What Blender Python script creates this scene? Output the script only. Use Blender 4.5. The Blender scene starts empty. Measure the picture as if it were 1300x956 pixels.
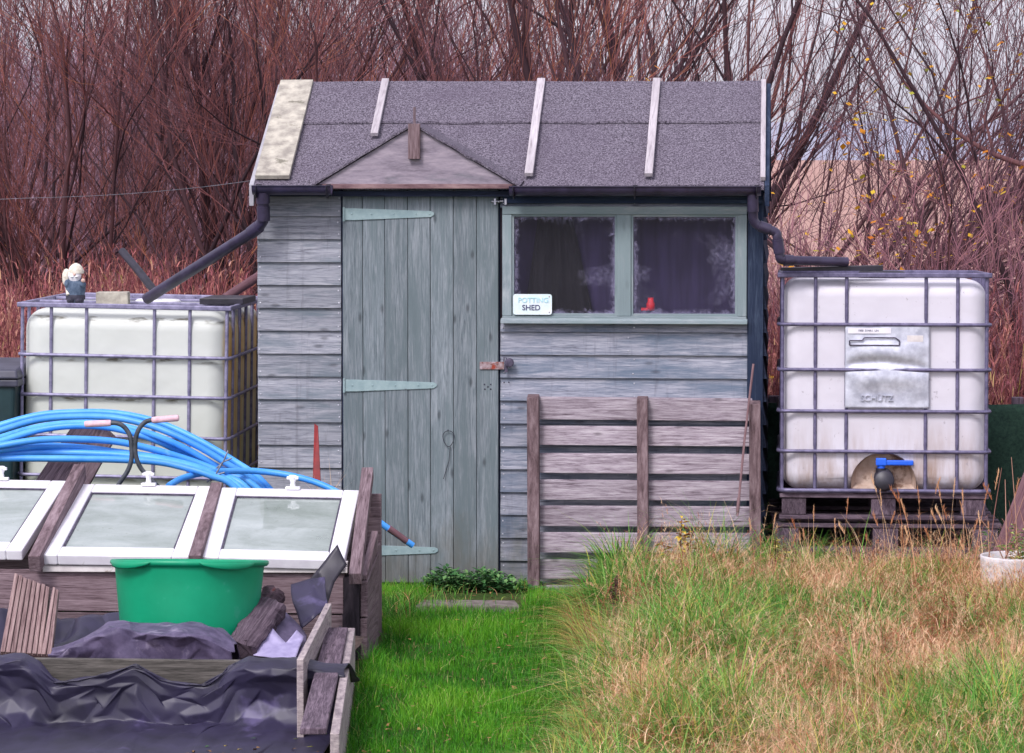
import bpy, bmesh, math, random
import numpy as np
from mathutils import Vector, Matrix, noise as mnoise
random.seed(7)
SC = bpy.context.scene
COL = SC.collection
rad = math.radians

# ------------------------------------------------------------------ camera model (metres; shed front wall is the plane Y = 0)
FPX = 4272.0; PX = 650.0; PY = 433.5; HOR = 200.0; VPX = 1000.0
TH = -math.atan((PY - HOR) / FPX)
PSI = math.atan((VPX - PX) / (FPX / math.cos(TH)))
Fh = Vector((-math.sin(PSI), math.cos(PSI), 0)); RT = Vector((math.cos(PSI), math.sin(PSI), 0))
FW = Fh * math.cos(TH) + Vector((0, 0, math.sin(TH))); UP = RT.cross(FW)
def ray(u, v): return FW + RT * ((u - PX) / FPX) - UP * ((v - PY) / FPX)
_d = ray(330, 740); CAM = -_d * (16.0 / _d.y)
def at(u, v, Y): d = ray(u, v); return CAM + d * ((Y - CAM.y) / d.y)
def atz(u, v, Z): d = ray(u, v); return CAM + d * ((Z - CAM.z) / d.z)

cd = bpy.data.cameras.new('camera'); cam = bpy.data.objects.new('camera', cd); COL.objects.link(cam)
cam.location = CAM
cam.rotation_euler = Matrix((RT, UP, -FW)).transposed().to_euler()
cd.sensor_width = 36.0; cd.lens = 36.0 * FPX / 1300.0; cd.shift_y = -(478.0 - PY) / 1300.0
cd.clip_start = 0.1; cd.clip_end = 8000
SC.camera = cam

# ------------------------------------------------------------------ tagging
def tag(o, label=None, cat=None, group=None, kind=None):
    if label: o['label'] = label
    if cat: o['category'] = cat
    if group: o['group'] = group
    if kind: o['kind'] = kind
    return o
def thing(name, label, cat, base, group=None, rot=None):
    o = bpy.data.objects.new(name, None); COL.objects.link(o)
    o.empty_display_size = 0.1
    o.location = base; o['base'] = tuple(base)
    if rot: o.rotation_euler = rot
    return tag(o, label, cat, group)

def base_of(p):
    while p.parent: p = p.parent
    return Vector(p['base'])

# ------------------------------------------------------------------ mesh builder
class MB:
    def __init__(s): s.v = []; s.f = []; s.loc = []; s.r = []; s.sm = []; s.mi = []
    def add(s, vs, fs, loc=None, r=None, smooth=False, mi=0):
        k = len(s.v); r = random.random() if r is None else r
        s.v += [Vector(p) for p in vs]; s.f += [tuple(i + k for i in f) for f in fs]
        s.loc += [tuple(p) for p in (loc or vs)]; s.r += [r] * len(vs)
        s.sm += [smooth] * len(fs); s.mi += [mi] * len(fs)
    def hexa(s, p, r=None, mi=0):
        """p: 8 points, 0-3 front (BL BR TR TL), 4-7 back"""
        p = [Vector(q) for q in p]
        w = (p[1] - p[0]).length; h = (p[3] - p[0]).length; d = (p[4] - p[0]).length
        o = [random.uniform(0, 9) for _ in range(3)]
        lc = []
        for i in range(8):
            a = w if i % 4 in (1, 2) else 0; b = h if i % 4 in (2, 3) else 0; c = d if i > 3 else 0
            q = sorted(((w, a), (h, b), (d, c)), key=lambda t: -t[0])
            lc.append((o[0] + q[0][1], o[1] + q[1][1], o[2] + q[2][1]))
        s.add(p, [(0, 1, 2, 3), (5, 4, 7, 6), (1, 5, 6, 2), (4, 0, 3, 7), (3, 2, 6, 7), (4, 5, 1, 0)], lc, r, False, mi)
    def box(s, c, size, R=None, r=None, mi=0):
        c = Vector(c); x, y, z = (q / 2 for q in size)
        p = [(-x, -y, -z), (x, -y, -z), (x, -y, z), (-x, -y, z), (-x, y, -z), (x, y, -z), (x, y, z), (-x, y, z)]
        s.hexa([c + (R @ Vector(q) if R else Vector(q)) for q in p], r, mi)
    def bounds(s, x0, x1, y0, y1, z0, z1, r=None, mi=0):
        s.box(((x0 + x1) / 2, (y0 + y1) / 2, (z0 + z1) / 2), (abs(x1 - x0), abs(y1 - y0), abs(z1 - z0)), None, r, mi)
    def bar(s, p, q, w, h, up=(0, 0, 1), r=None):
        p = Vector(p); q = Vector(q); a = (q - p); L = a.length; a = a / L
        b = Vector(up).cross(a); b.normalize(); c = a.cross(b)
        s.box((p + q) / 2, (L, w, h), Matrix((a, b, c)).transposed(), r)
    def quadbox(s, c4, off, r=None):
        """c4: BL BR TR TL points; off: vector to the back face"""
        off = Vector(off); f = [Vector(q) for q in c4]
        s.hexa(f + [q + off for q in f], r)
    def px(s, u0, v0, u1, v1, Y, dy, r=None):
        s.quadbox([at(u0, v1, Y), at(u1, v1, Y), at(u1, v0, Y), at(u0, v0, Y)], (0, dy, 0), r)
    def tube(s, pts, rr, n=8, cap=True, r=None, closed=False):
        pts = [Vector(p) for p in pts]; m = len(pts)
        if not hasattr(rr, '__len__'): rr = [rr] * m
        vs = []; lc = []; L = 0; prev = None
        for i, p in enumerate(pts):
            if closed: t = pts[(i + 1) % m] - pts[i - 1]
            else: t = pts[min(i + 1, m - 1)] - pts[max(i - 1, 0)]
            t.normalize()
            if prev is None:
                a = Vector((0, 0, 1)) if abs(t.z) < .9 else Vector((1, 0, 0))
                nrm = (a - t * a.dot(t)).normalized()
            else:
                nrm = (prev - t * prev.dot(t)).normalized()
            prev = nrm; b = t.cross(nrm)
            if i: L += (p - pts[i - 1]).length
            for k in range(n):
                an = 2 * math.pi * k / n
                vs.append(p + (nrm * math.cos(an) + b * math.sin(an)) * rr[i]); lc.append((L, an * rr[i], 0))
        fs = []
        for i in range(m if closed else m - 1):
            j = (i + 1) % m
            for k in range(n):
                fs.append((i * n + k, i * n + (k + 1) % n, j * n + (k + 1) % n, j * n + k))
        s.add(vs, fs, lc, r, True)
        if cap and not closed:
            s.add(vs[:n], [tuple(range(n))[::-1]], lc[:n], s.r[-1]); s.add(vs[-n:], [tuple(range(n))], lc[-n:], s.r[-1])
    def lathe(s, prof, c, n=32, sx=1, sy=1, r=None, R=None):
        c = Vector(c); vs = []
        for (ra, z) in prof:
            for k in range(n):
                a = 2 * math.pi * k / n; q = Vector((ra * sx * math.cos(a), ra * sy * math.sin(a), z))
                vs.append(c + (R @ q if R else q))
        m = len(prof)
        fs = [(i * n + k, i * n + (k + 1) % n, (i + 1) * n + (k + 1) % n, (i + 1) * n + k) for i in range(m - 1) for k in range(n)]
        s.add(vs, fs, None, r, True)
    def grid(s, fn, nu, nv, r=None, smooth=True, loc=None):
        vs = [fn(i / (nu - 1), j / (nv - 1)) for i in range(nu) for j in range(nv)]
        fs = [(i * nv + j, (i + 1) * nv + j, (i + 1) * nv + j + 1, i * nv + j + 1) for i in range(nu - 1) for j in range(nv - 1)]
        s.add(vs, fs, loc, r, smooth)
    def facets(s, fn, nu, nv, jit=.35, amp=.012, seed=1):
        """creased sheet: jittered coarse grid of flat triangles"""
        rg = random.Random(seed); vs = []
        for i in range(nu):
            for j in range(nv):
                a = i / (nu - 1); b = j / (nv - 1)
                if 0 < i < nu - 1: a += rg.uniform(-jit, jit) / (nu - 1)
                if 0 < j < nv - 1: b += rg.uniform(-jit, jit) / (nv - 1)
                p = fn(a, b); vs.append(p + Vector((rg.uniform(-amp, amp), rg.uniform(-amp, amp), rg.uniform(-amp, amp) * .8)))
        fs = []
        for i in range(nu - 1):
            for j in range(nv - 1):
                a, b, c, d = i * nv + j, (i + 1) * nv + j, (i + 1) * nv + j + 1, i * nv + j + 1
                fs += [(a, b, c), (a, c, d)] if rg.random() < .5 else [(a, b, d), (b, c, d)]
        s.add(vs, fs)
    def prism(s, poly, off, r=None):
        n = len(poly); poly = [Vector(p) for p in poly]; off = Vector(off)
        fs = [tuple(range(n)), tuple(range(n, 2 * n))[::-1]] + [(i, i + n, (i + 1) % n + n, (i + 1) % n) for i in range(n)]
        o = Vector([random.uniform(0, 9) for _ in range(3)])
        vs = poly + [p + off for p in poly]
        s.add(vs, fs, [p + o for p in vs], r)
    def ball(s, c, rx, ry, rz, n=10, R=None, r=None):
        prof = [(math.sin(math.pi * i / n) or 1e-4, -math.cos(math.pi * i / n)) for i in range(n + 1)]
        c = Vector(c); m = 2 * n; vs = []
        for (a, z) in prof:
            for k in range(m):
                q = Vector((a * rx * math.cos(2 * math.pi * k / m), a * ry * math.sin(2 * math.pi * k / m), z * rz))
                vs.append(c + (R @ q if R else q))
        fs = [(i * m + k, i * m + (k + 1) % m, (i + 1) * m + (k + 1) % m, (i + 1) * m + k) for i in range(n) for k in range(m)]
        s.add(vs, fs, None, r, True)
    def build(s, name, mat, parent=None, base=None, bevel=0, seg=2, solid=0, recalc=True, sub=0):
        b = base_of(parent) if parent is not None else Vector(base or (0, 0, 0))
        me = bpy.data.meshes.new(name)
        me.from_pydata([tuple(v - b) for v in s.v], [], s.f)
        for m in (mat if isinstance(mat, (list, tuple)) else [mat]): me.materials.append(m)
        me.polygons.foreach_set('use_smooth', s.sm); me.polygons.foreach_set('material_index', s.mi)
        A = me.attributes.new('loc', 'FLOAT_VECTOR', 'POINT'); A.data.foreach_set('vector', [c for p in s.loc for c in p])
        A = me.attributes.new('rnd', 'FLOAT', 'POINT'); A.data.foreach_set('value', s.r)
        if recalc:
            bm = bmesh.new(); bm.from_mesh(me); bmesh.ops.recalc_face_normals(bm, faces=bm.faces); bm.to_mesh(me); bm.free()
        o = bpy.data.objects.new(name, me); COL.objects.link(o)
        if parent is not None: o.parent = parent
        else: o.location = b; o['base'] = tuple(b)
        if solid:
            m = o.modifiers.new('solid', 'SOLIDIFY'); m.thickness = solid; m.offset = 0
        if bevel:
            m = o.modifiers.new('bevel', 'BEVEL'); m.width = bevel; m.segments = seg; m.limit_method = 'ANGLE'; m.angle_limit = rad(40)
        if sub:
            m = o.modifiers.new('sub', 'SUBSURF'); m.levels = sub; m.render_levels = sub
        return o

def smooth_path(pts, n=6):
    pts = [Vector(p) for p in pts]; out = []
    for i in range(len(pts) - 1):
        p0 = pts[max(i - 1, 0)]; p1 = pts[i]; p2 = pts[i + 1]; p3 = pts[min(i + 2, len(pts) - 1)]
        for k in range(n):
            t = k / n
            out.append(.5 * ((2 * p1) + (p2 - p0) * t + (2 * p0 - 5 * p1 + 4 * p2 - p3) * t * t + (3 * p1 - p0 - 3 * p2 + p3) * t ** 3))
    out.append(pts[-1]); return out
def text_mesh(name, body, size, mat, parent, origin, depth=.001, align='CENTER', bold=0):
    """lettering standing in the XZ plane facing -Y"""
    cu = bpy.data.curves.new(name, 'FONT'); cu.body = body; cu.size = size; cu.extrude = depth; cu.align_x = align; cu.offset = bold
    t = bpy.data.objects.new(name + '_tmp', cu); COL.objects.link(t)
    dg = bpy.context.evaluated_depsgraph_get()
    me = bpy.data.meshes.new_from_object(t.evaluated_get(dg)); bpy.data.objects.remove(t); bpy.data.curves.remove(cu)
    b = base_of(parent); R = Matrix.Rotation(math.pi / 2, 4, 'X')
    me.transform(Matrix.Translation(Vector(origin) - b) @ R)
    me.materials.clear(); me.materials.append(mat); me.name = name
    o = bpy.data.objects.new(name, me); COL.objects.link(o); o.parent = parent
    return o

# ------------------------------------------------------------------ materials
def S(r, g, b):
    def f(c):
        c /= 255.0
        return c / 12.92 if c <= .04045 else ((c + .055) / 1.055) ** 2.4
    return (f(r), f(g), f(b), 1.0)
class Mat:
    def __init__(s, name):
        s.m = bpy.data.materials.new(name); s.m.use_nodes = True; s.t = s.m.node_tree; s.t.nodes.clear()
        s.out = s.t.nodes.new('ShaderNodeOutputMaterial')
    def n(s, typ, ins=None, **kw):
        nd = s.t.nodes.new('ShaderNode' + typ)
        for k, v in kw.items(): setattr(nd, k, v)
        for k, v in (ins or {}).items():
            if isinstance(v, bpy.types.NodeSocket): s.t.links.new(v, nd.inputs[k])
            else: nd.inputs[k].default_value = v
        return nd
    def attr(s, name): return s.n('Attribute', attribute_name=name)
    def scale(s, vec, sc):
        return s.n('VectorMath', {0: vec, 1: sc}, operation='MULTIPLY').outputs[0]
    def noise(s, vec, scale=1, detail=5, rough=.6, dist=0):
        return s.n('TexNoise', {'Vector': vec, 'Scale': scale, 'Detail': detail, 'Roughness': rough, 'Distortion': dist}).outputs[0]
    def ramp(s, fac, stops, interp='LINEAR'):
        r = s.n('ValToRGB', {'Fac': fac}); cr = r.color_ramp; cr.interpolation = interp
        while len(cr.elements) < len(stops): cr.elements.new(.5)
        for e, (p, c) in zip(cr.elements, stops): e.position = p; e.color = c if hasattr(c, '__len__') else (c, c, c, 1)
        return r.outputs[0]
    def mix(s, fac, a, b, blend='MIX'):
        nd = s.n('Mix', data_type='RGBA', blend_type=blend)
        for k, v in ((0, fac), (6, a), (7, b)):
            if isinstance(v, bpy.types.NodeSocket): s.t.links.new(v, nd.inputs[k])
            else: nd.inputs[k].default_value = v
        return nd.outputs[2]
    def math(s, op, a, b=0, clamp=False):
        return s.n('Math', {0: a, 1: b}, operation=op, use_clamp=clamp).outputs[0]
    def bump(s, h, strength=.3, dist=.003):
        return s.n('Bump', {'Height': h, 'Strength': strength, 'Distance': dist}).outputs[0]
    def rnd(s, col, lo=.85, hi=1.15, satlo=1, sathi=1):
        v = s.n('MapRange', {0: s.attr('rnd').outputs['Fac'], 3: lo, 4: hi}).outputs[0]
        return s.n('HueSaturation', {'Value': v, 'Color': col, 'Saturation': 1.0}).outputs[0]
    def pbsdf(s, col, rough=.8, metal=0, spec=.5, normal=None, **kw):
        ins = {'Base Color': col, 'Roughness': rough, 'Metallic': metal, 'Specular IOR Level': spec}; ins.update(kw)
        if normal is not None: ins['Normal'] = normal
        b = s.n('BsdfPrincipled', ins); return b.outputs[0]
    def done(s, sh): s.t.links.new(sh, s.out.inputs[0]); return s.m

def wood(name, dark, base, light, paint=None, pthr=.5, pw=.12, rough=.85, rv=(.82, 1.18), knots=.5, bump=.45, gs=1.0, blot=.35, grime=None):
    M = Mat(name); loc = M.attr('loc').outputs['Vector']
    g1 = M.noise(M.scale(loc, (4.2 * gs, 74 * gs, 20 * gs)), 1, 8, .70, 1.0)
    g2 = M.noise(M.scale(loc, (14, 210, 60)), 1, 4, .7)
    bl = M.noise(M.scale(loc, (1.9, 9, 9)), 1, 5, .65)
    g = M.math('ADD', M.math('MULTIPLY', g1, .62), M.math('MULTIPLY', g2, .38))
    col = M.ramp(g, [(.35, dark), (.475, base), (.64, light)])
    if paint:
        f = M.math('ADD', M.math('MULTIPLY', bl, .65), M.math('MULTIPLY', g, .35))
        mask = M.ramp(f, [(pthr - pw, 1.0), (pthr + pw, 0.0)])
        pc = M.mix(M.math('MULTIPLY', g, .35), paint, dark)
        col = M.mix(mask, col, pc)
    bd = M.ramp(bl, [(.32, .0), (.62, 1.0)])
    col = M.mix(M.math('MULTIPLY', M.math('SUBTRACT', 1, bd), blot), col, dark)
    if knots:
        vo = M.n('TexVoronoi', {'Vector': M.scale(loc, (3.3, 9, 9)), 'Scale': 1.0}, voronoi_dimensions='2D')
        pick = M.math('GREATER_THAN', M.n('SeparateXYZ', {0: vo.outputs['Color']}).outputs['X'], .62)
        km = M.math('MULTIPLY', pick, M.ramp(M.math('ADD', vo.outputs['Distance'], M.math('MULTIPLY', M.math('SUBTRACT', g, .5), .10)), [(.035, 1.0), (.10, 0.0)]))
        col = M.mix(M.math('MULTIPLY', km, knots), col, tuple(c * .45 for c in dark[:3]) + (1,))
    if grime:
        oc = M.n('TexCoord').outputs['Object']; oz = M.n('SeparateXYZ', {0: oc}).outputs['Z']
        gn = M.noise(M.scale(oc, (9, 9, 4)), 1, 6, .7)
        gm = M.ramp(M.math('ADD', oz, M.math('MULTIPLY', M.math('SUBTRACT', gn, .5), .9)), [(.0, .55), (.32, 0.0)])
        col = M.mix(gm, col, grime)
        sv = M.noise(M.scale(oc, (26, 26, 1.3)), 1, 5, .65)
        col = M.mix(M.ramp(sv, [(.56, 0.0), (.72, .38)]), col, dark)
    col = M.rnd(col, *rv)
    return M.done(M.pbsdf(col, rough, 0, .25, M.bump(g, bump, .004)))
def mottled(name, c1, c2, scale=8, rough=.6, metal=0, bump=.1, bd=.003, spec=.4, rv=(1, 1), detail=6, lo=.35, hi=.65, stretch=(1, 1, 1), c3=None, s3=2, t3=.6, **kw):
    M = Mat(name); co = M.n('TexCoord').outputs['Object']
    co = M.scale(co, stretch)
    n = M.noise(co, scale, detail, .62)
    col = M.ramp(n, [(lo, c1), (hi, c2)])
    if c3:
        n3 = M.noise(co, s3, 5, .65); col = M.mix(M.ramp(n3, [(t3, 0.0), (t3 + .08, 1.0)]), col, c3)
    if rv != (1, 1): col = M.rnd(col, *rv)
    return M.done(M.pbsdf(col, rough, metal, spec, M.bump(n, bump, bd), **kw))
def blade_mat(name, stops, rough=.7, trans=.0, stem=None):
    M = Mat(name); f = M.attr('rnd').outputs['Fac']
    col = M.ramp(f, stops)
    if stem is not None:
        col = M.mix(M.ramp(M.attr('tt').outputs['Fac'], [(0, 1.0), (.5, 0.0)]), col, stem)
    sh = M.pbsdf(col, rough, 0, .25)
    if trans:
        tr = M.n('BsdfTranslucent', {'Color': col}).outputs[0]
        mx = M.n('MixShader', {0: trans, 1: sh, 2: tr}); sh = mx.outputs[0]
    return M.done(sh)
MT = {}
# ------------------------------------------------------------------ material library
MT['shed'] = wood('shed_boards', S(80, 80, 88), S(140, 142, 152), S(174, 175, 182), paint=S(118, 134, 144), pthr=.42, pw=.08, rv=(.86, 1.12), blot=.3, grime=S(96, 96, 82))
MT['shedr'] = wood('shed_boards_faded_blue', S(76, 76, 88), S(134, 137, 150), S(170, 171, 182), paint=S(104, 122, 142), pthr=.45, pw=.08, rv=(.86, 1.12), blot=.3, grime=S(96, 96, 82))
MT['door'] = wood('door_boards', S(76, 82, 88), S(114, 124, 130), S(146, 152, 158), paint=S(112, 126, 130), pthr=.47, pw=.07, rv=(.9, 1.08), knots=.6, gs=.85, blot=.25, grime=S(98, 92, 80))
MT['teal'] = wood('teal_paint_wood', S(100, 108, 116), S(134, 144, 150), S(162, 168, 172), paint=S(136, 154, 156), pthr=.52, pw=.08, rv=(.92, 1.08), knots=.2)
MT['navy'] = wood('navy_paint_wood', S(26, 32, 48), S(42, 52, 74), S(78, 92, 114), paint=S(40, 54, 82), pthr=.5, pw=.1, knots=.1)
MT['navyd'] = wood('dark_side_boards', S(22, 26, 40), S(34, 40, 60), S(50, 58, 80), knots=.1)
MT['palletw'] = wood('weathered_pallet', S(74, 60, 68), S(148, 136, 146), S(194, 186, 192), rv=(.84, 1.1), bump=.7, knots=.5)
MT['stringer'] = wood('weathered_post', S(54, 40, 42), S(108, 88, 92), S(150, 130, 134), rv=(.85, 1.1), bump=.6)
MT['oldw'] = wood('brown_old_wood', S(62, 48, 52), S(112, 94, 100), S(150, 132, 138), rv=(.8, 1.15), bump=.6)
MT['greyw'] = wood('grey_board', S(96, 86, 92), S(150, 138, 140), S(188, 176, 172), rv=(.85, 1.15), bump=.5)
MT['darkw'] = wood('dark_pallet_wood', S(44, 36, 44), S(84, 70, 82), S(128, 112, 124), rv=(.75, 1.2))
MT['ply'] = wood('gable_panel_wood', S(98, 90, 100), S(140, 130, 142), S(172, 160, 170), paint=S(126, 142, 146), pthr=.36, pw=.1, rv=(1, 1), gs=.6, knots=.3)
MT['redw'] = wood('reddish_rail', S(76, 52, 58), S(122, 96, 100), S(158, 132, 132))
MT['lichen'] = mottled('lichen_board', S(140, 134, 126), S(190, 184, 170), 16, .9, 0, .3, .004, c3=S(120, 116, 104), s3=11, t3=.58, rv=(.98, 1.02))
MT['batten'] = wood('pale_batten', S(124, 116, 120), S(176, 168, 174), S(200, 194, 198), rv=(.92, 1.06), bump=.4, knots=.25)
MT['barge'] = mottled('pale_bargeboard', S(146, 144, 152), S(176, 174, 182), 9, .7, 0, .1)
def felt():
    M = Mat('mineral_felt'); co = M.n('TexCoord').outputs['Object']
    a = M.noise(co, 112, 3, .8); b = M.noise(co, 3.2, 5, .6); c = M.noise(co, 260, 2, .6)
    col = M.ramp(M.math('ADD', M.math('MULTIPLY', a, .6), M.math('MULTIPLY', c, .4)), [(.40, S(34, 29, 38)), (.49, S(94, 87, 99)), (.61, S(142, 135, 148))])
    col = M.mix(M.math('MULTIPLY', M.ramp(b, [(.4, 0.0), (.7, 1.0)]), .35), col, S(88, 78, 94))
    return M.done(M.pbsdf(col, .95, 0, .2, M.bump(a, .6, .004)))
MT['felt'] = felt()
MT['feltedge'] = mottled('felt_edge', S(42, 38, 56), S(70, 62, 84), 30, .9)
MT['gutter'] = mottled('black_gutter_plastic', S(38, 32, 52), S(62, 54, 80), 10, .38, 0, .05, spec=.5)
MT['blackp'] = mottled('black_plastic', S(26, 24, 34), S(46, 42, 56), 14, .45, 0, .05, spec=.5)
MT['galv'] = mottled('galvanised_tube', S(112, 108, 136), S(154, 150, 178), 25, .5, .35, .05, spec=.5)
def plate():
    M = Mat('galvanised_plate'); co = M.n('TexCoord').outputs['Object']
    n = M.noise(co, 22, 6, .6); col = M.ramp(n, [(.35, S(176, 178, 192)), (.65, S(212, 214, 226))])
    return M.done(M.pbsdf(col, M.ramp(n, [(.3, .5), (.7, .62)]), .55, .5))
MT['plate'] = plate()
MT['galvd'] = mottled('dark_galvanised_tube', S(80, 76, 104), S(118, 112, 142), 25, .5, .3, .05, spec=.5)
MT['hinge'] = mottled('painted_hinge', S(128, 150, 154), S(148, 168, 170), 20, .6, 0, .1, c3=S(110, 118, 124), s3=25, t3=.64)
MT['rust'] = mottled('rusty_metal', S(110, 66, 56), S(176, 160, 166), 45, .7, .3, .2, c3=S(150, 62, 44), s3=30, t3=.56)
MT['steel'] = mottled('bright_steel', S(160, 160, 172), S(200, 200, 208), 20, .35, .8)
MT['dull'] = mottled('dull_dark_metal', S(60, 54, 72), S(98, 90, 110), 30, .55, .4)
def hdpe(name, base, stain, mode):
    M = Mat(name); tc = M.n('TexCoord'); co = tc.outputs['Object']
    sep = M.n('SeparateXYZ', {0: co})
    n = M.noise(co, 2.5, 4, .6)
    col = M.mix(M.ramp(n, [(.4, 0.0), (.7, .35)]), base, tuple(c * .86 for c in base[:3]) + (1,))
    st = M.noise(M.scale(co, (9, 9, 1.4)), 1, 6, .65)
    if mode == 'side':
        side = M.ramp(M.math('ADD', sep.outputs['X'], M.math('MULTIPLY', M.math('SUBTRACT', n, .5), .06)), [(.478, 0.0), (.500, 1.0)])
        f = M.math('MULTIPLY', side, M.ramp(st, [(.30, .55), (.55, 1.0)]))
        col = M.mix(f, col, M.ramp(st, [(.35, S(250, 232, 170)), (.6, S(240, 190, 100))]))  # ochre stain, its colour lightened to imitate light coming through the bottle
        # grime ledges just under the cage hoops
        zz = M.math('MODULO', M.math('ADD', sep.outputs['Z'], 1.16), .195)
        led = M.math('MULTIPLY', M.ramp(M.math('ABSOLUTE', zz), [(.158, 0.0), (.174, 1.0), (.188, 1.0), (.192, 0.0)]), M.ramp(M.noise(M.scale(co, (7, 7, 30)), 1, 4, .6), [(.50, 0.0), (.62, .9)]))
        col = M.mix(led, col, S(96, 88, 66))
        low = M.ramp(sep.outputs['Z'], [(.12, 1.0), (.75, 0.0)])
        col = M.mix(M.math('MULTIPLY', low, .42), col, S(190, 196, 168))
    else:
        low = M.math('MULTIPLY', M.ramp(sep.outputs['Z'], [(.12, 1.0), (.36, 0.0)]), M.ramp(st, [(.42, 0.0), (.7, .9)]))
        col = M.mix(low, col, stain)
        sc = M.ramp(M.noise(co, 30, 3, .7), [(.66, 0.0), (.72, .5)])
        col = M.mix(sc, col, S(150, 140, 150))
    d = M.pbsdf(col, .42, 0, .45, M.bump(M.noise(co, 5, 3, .5), .5, .02))
    tr = M.n('BsdfTranslucent', {'Color': col}).outputs[0]
    return M.done(M.n('MixShader', {0: .2 if mode == 'side' else .12, 1: d, 2: tr}).outputs[0])
MT['tankL'] = hdpe('stained_tank_plastic', S(222, 226, 220), S(150, 120, 80), 'side')
MT['tankR'] = hdpe('white_tank_plastic', S(218, 214, 224), S(150, 118, 92), 'front')
MT['stain'] = mottled('stained_recess', S(160, 134, 120), S(204, 184, 170), 12, .7, 0, .1, c3=S(118, 90, 76), s3=7, t3=.56)
MT['bluep'] = mottled('blue_plastic', S(24, 84, 208), S(40, 104, 226), 10, .4)
MT['pipe'] = mottled('blue_water_pipe', S(58, 142, 228), S(86, 166, 240), 6, .42, 0, .03, spec=.45, rv=(.9, 1.06), c3=S(104, 170, 232), s3=9, t3=.62)
MT['green'] = mottled('green_tub_plastic', S(0, 136, 96), S(6, 150, 108), 4, .42, 0, .03, spec=.4, c3=S(40, 150, 116), s3=16, t3=.62)
MT['upvc'] = mottled('white_upvc', S(216, 212, 220), S(230, 228, 234), 12, .4, 0, .03, c3=S(190, 184, 186), s3=14, t3=.66)
MT['cream'] = mottled('cream_sill', S(196, 188, 188), S(222, 216, 214), 14, .6, 0, .05, c3=S(150, 138, 128), s3=10, t3=.6)
MT['liner'] = mottled('pond_liner', S(28, 25, 44), S(46, 41, 68), 5, .5, 0, .10, .006, spec=.5, c3=S(78, 70, 106), s3=3, t3=.62)
MT['linerd'] = mottled('dusty_liner', S(66, 58, 84), S(98, 88, 116), 18, .6, 0, .2, .006, c3=S(134, 124, 146), s3=6, t3=.58)
MT['sheetp'] = mottled('pale_sheet', S(140, 132, 172), S(176, 168, 204), 12, .6, 0, .1)
MT['grip'] = mottled('faded_pink_grip', S(196, 156, 168), S(224, 190, 198), 30, .7)
MT['darktube'] = mottled('dark_painted_tube', S(52, 58, 64), S(84, 88, 96), 25, .5, .2)
MT['white'] = mottled('white_plastic', S(226, 226, 230), S(240, 240, 244), 20, .5)
MT['soil'] = mottled('soil', S(52, 42, 40), S(92, 76, 70), 20, .95, 0, .8, .02)
MT['concrete'] = mottled('concrete', S(92, 82, 80), S(130, 120, 116), 18, .9, 0, .4, .006)
MT['binm'] = mottled('dark_green_bin', S(18, 40, 44), S(28, 54, 58), 6, .5, 0, .05)
MT['binlid'] = mottled('dark_grey_lid', S(58, 58, 72), S(80, 80, 96), 6, .5, 0, .05)
MT['net'] = mottled('green_net', S(24, 48, 40), S(44, 72, 58), 60, .9, 0, .5, .004)
MT['rustboard'] = wood('rusty_brown_plank', S(78, 54, 62), S(116, 84, 92), S(140, 108, 114), knots=.1)
MT['pot'] = mottled('glazed_white_pot', S(196, 192, 196), S(222, 218, 222), 10, .35, 0, .05, c3=S(170, 160, 150), s3=5, t3=.6)
MT['redb'] = mottled('bright_red_plastic', S(214, 30, 44), S(230, 44, 56), 20, .4)
MT['red'] = mottled('red_paint', S(104, 20, 26), S(138, 32, 34), 20, .6)
MT['purplecloth'] = mottled('purple_cloth', S(42, 35, 64), S(60, 51, 88), 3, .95, stretch=(6, 6, .6))
MT['blackcloth'] = mottled('black_cloth', S(10, 9, 12), S(24, 22, 28), 4, .95, stretch=(8, 8, .6))
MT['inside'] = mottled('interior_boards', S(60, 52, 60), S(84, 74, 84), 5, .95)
MT['signw'] = mottled('sign_face', S(206, 224, 228), S(226, 232, 236), 18, .5)
MT['signc'] = mottled('faded_cyan_letters', S(160, 208, 218), S(180, 216, 224), 20, .5)
MT['signd'] = mottled('dark_letters', S(66, 64, 100), S(84, 82, 116), 20, .5)
MT['gn_blue'] = mottled('chalky_blue', S(60, 76, 98), S(100, 116, 136), 40, .8)
MT['gn_dark'] = mottled('worn_black', S(32, 32, 46), S(60, 58, 72), 40, .8)
MT['gn_cream'] = mottled('chalky_cream', S(196, 188, 170), S(226, 220, 208), 60, .85, c3=S(150, 140, 124), s3=40, t3=.6)
MT['gn_white'] = mottled('chalky_white', S(214, 212, 216), S(238, 236, 240), 60, .85)
MT['gn_skin'] = mottled('worn_skin_paint', S(196, 160, 146), S(220, 186, 172), 50, .8)
MT['wire'] = mottled('pale_wire', S(110, 114, 124), S(150, 152, 162), 20, .5, .4)
MT['rope'] = mottled('dark_wire', S(30, 30, 40), S(48, 46, 58), 20, .5)

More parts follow.
